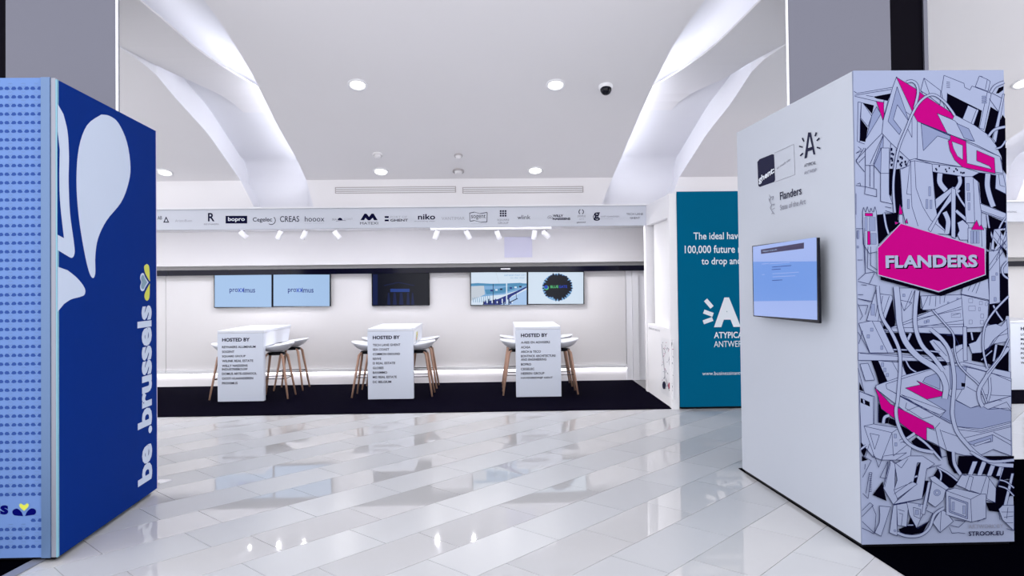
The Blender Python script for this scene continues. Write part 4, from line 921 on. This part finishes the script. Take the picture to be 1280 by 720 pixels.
for i in range(17):
    for j in range(56):
        x = q0.x-i*px_; z = q0.z-j*pz_
        if z < .06 or x < -4.05 or z+.034 > HL+.012: continue
        if j in (49, 50, 51) and not (i == 0 and j == 51): continue
        for s in (-1, 1):
            mb.face([(x+s*(.004+.029*t), yy, z+h) for t, h in ((0, -.006), (.4, -.011), (.95, -.009), (1.1, 0.), (.8, .010), (.3, .009))][::s], M_lbk)
        hv = [(x+a, yy, z+b) for a, b in ((0, .004), (-.013, .016), (-.012, .027), (-.005, .030), (0, .026), (.005, .030), (.012, .027), (.013, .016))]
        for a, b in zip(hv, hv[1:]+hv[:1]): mb.face([a, b, (b[0], b[1], b[2]+.0022), (a[0], a[1], a[2]+.0022)], M_frameblue)
mb.build('pattern_print', M_lbk, bx)['kind'] = 'stuff'
pr = Print(fpl, lambda x, y: (x/6, 600+y/6), .0015, .0003)
pr.fill(smooth([(172, 270), (160, 240), (130, 215), (103, 222), (92, 240), (103, 262), (130, 268), (172, 270)], 4)[:-1], M_lbn)
pr.fill(smooth([(188, 270), (205, 235), (235, 213), (262, 220), (270, 238), (260, 258), (230, 264), (188, 270)], 4)[:-1], M_lbn)
pr.fill(smooth([(180, 238), (150, 210), (140, 185), (155, 172), (180, 184), (205, 170), (220, 185), (212, 208), (180, 238)], 4)[:-1], M_greyp)
pr.fill(smooth([(180, 230), (153, 207), (146, 188), (156, 178), (180, 190), (204, 177), (214, 187), (207, 205), (180, 230)], 4)[:-1], M_yel)
A = fpl(-112, 645.5, .0016); B_ = fpl(10.3, 645.5, .0016); t = fpl(-112, 629, .0016); add_text(pr.mb, 'be .brussels', A, Vector((B_.x-A.x, 0, 0)), Vector((0, 0, t.z-A.z)), M_lbn, .04)
pr.mb.build('front_logo', M_lbn, bx)
spl = Plane(ln, ln_n)
pr = Print(spl, lambda x, y: (x/2.25, 80+y/2.25), .0008, .0003)
pr.fill(smooth([(285, 142), (245, 172), (222, 235), (215, 325), (221, 425), (236, 522), (250, 583), (261, 602), (268, 588), (268, 540), (276, 490), (300, 440), (340, 390), (360, 340), (367, 290), (357, 220), (333, 166), (308, 146), (285, 142)], 4)[:-1], M_pale)
pr.fill([(162, 112)]+smooth([(178, 140), (190, 190), (194, 260), (193, 330), (197, 420), (207, 495), (210, 530), (203, 545), (190, 540)], 4)+[(162, 523)], M_pale)
pr.fill([(162, 190)]+smooth([(168, 240), (167, 330), (170, 400), (180, 490)], 4)+[(162, 480)], M_blue)
pr.fill([(162, 570)]+smooth([(190, 580), (218, 603), (238, 630), (238, 648), (225, 655), (200, 662), (180, 675)], 4)+[(162, 697)], M_pale)
pr.mb.build('petal_print', M_pale, bx)
pr = Print(spl, lambda x, y: (150+x/6.545, 310+y/6.545), .0008, .0003)
pr.fill(smooth([(220, 130), (200, 145), (198, 172), (207, 208), (226, 245), (245, 273), (243, 235), (242, 190), (236, 145), (220, 130)], 4)[:-1], M_yel)
pr.fill(smooth([(245, 290), (225, 325), (204, 370), (200, 400), (210, 425), (225, 431), (239, 410), (243, 370), (243, 325), (245, 290)], 4)[:-1], M_yel)
hr = smooth([(234, 281), (207, 240), (195, 210), (180, 206), (168, 222), (165, 252), (174, 280), (165, 310), (168, 340), (182, 353), (197, 346), (208, 322), (234, 281)], 4)[:-1]
pr.fill(hr, M_pale); pr.fill([(193+(x-193)*.72, 280+(y-280)*.78) for x, y in hr], M_greyp)
# upright lettering: reads from the floor up
a = spl(190.3, 597.5, .0012); b = spl(188.4, 381.5, .0012); t = spl(172.5, 608, .0012)
vv = Vector((t.x-a.x, t.y-a.y, 0)); add_text(pr.mb, 'be .brussels', a, Vector((0, 0, b.z-a.z)), vv, M_pale, .04)
pr.mb.build('side_logo', M_pale, bx)
# mat with pale edging under the box, small white floor plate behind
a1 = onZ(37, 703); a2 = onZ(-8, 727); dr = (a2-a1).normalized(); a0 = a1-dr*.15; a3 = a1+dr*1.6
lm = tag(MB().prism([(a0.x, a0.y, .001), (-5.2, a0.y, .001), (-5.2, a3.y, .001), (a3.x, a3.y, .001)], (0, 0, .005)).build('floor_mat', M_mat), 'black mat in front of the blue box at the lower left corner', 'mat')
sd = Vector((-dr.y, dr.x, 0)); sd = sd if sd.x > 0 else -sd
MB().prism([Vector((p.x, p.y, .001)) for p in (a0, a0+sd*.075, a3+sd*.075, a3)], (0, 0, .007)).build('edging', M_alu, lm)
p_ = onZ(202, 603); tag(MB().prism([(p_.x-.06, p_.y-.05, .0005), (p_.x+.01, p_.y-.05, .0005), (p_.x+.06, p_.y+.05, .0005), (p_.x-.04, p_.y+.05, .0005)], (0, 0, .012)).build('floor_plate', M_trim), 'small white plate on the tiles behind the blue box corner', 'floor plate')

# ------------------------------------------------------------------ clad columns behind the boxes
def column(x0, x1, xd, xe, Y, lab, side):
    c = empty('column', ((x0+xe)/2, Y+.5, 0), lab, 'column')
    H = zc(Y)+.25
    MB().box(min(x0, x1), max(x0, x1), Y, Y+.05, 0, H).build('cladding', M_col, c)
    MB().box(min(x1, xd), max(x1, xd), Y+.02, Y+.6, 0, H).build('dark_recess', M_coldark, c)
    MB().box(min(xd, xe), max(xd, xe), Y, Y+.06, 0, H).build('rear_cladding', M_col, c)
    s = .012*(1 if side > 0 else -1)
    MB().box(min(x0, x0-s*1.6), max(x0, x0-s*1.6), Y-.015, Y+.0, 0, H).build('edge_fin', M_trim, c)
YC = 6.25
X_ = lambda px, Y=YC: onY(px, 40, Y).x
column(X_(984.5), X_(1113), X_(1155), X_(1160), YC, 'glossy grey clad column with a black recess behind the line-art box', 1)
column(X_(145.5), X_(7), X_(-40), X_(-60), YC, 'glossy grey clad column behind the blue box', -1)
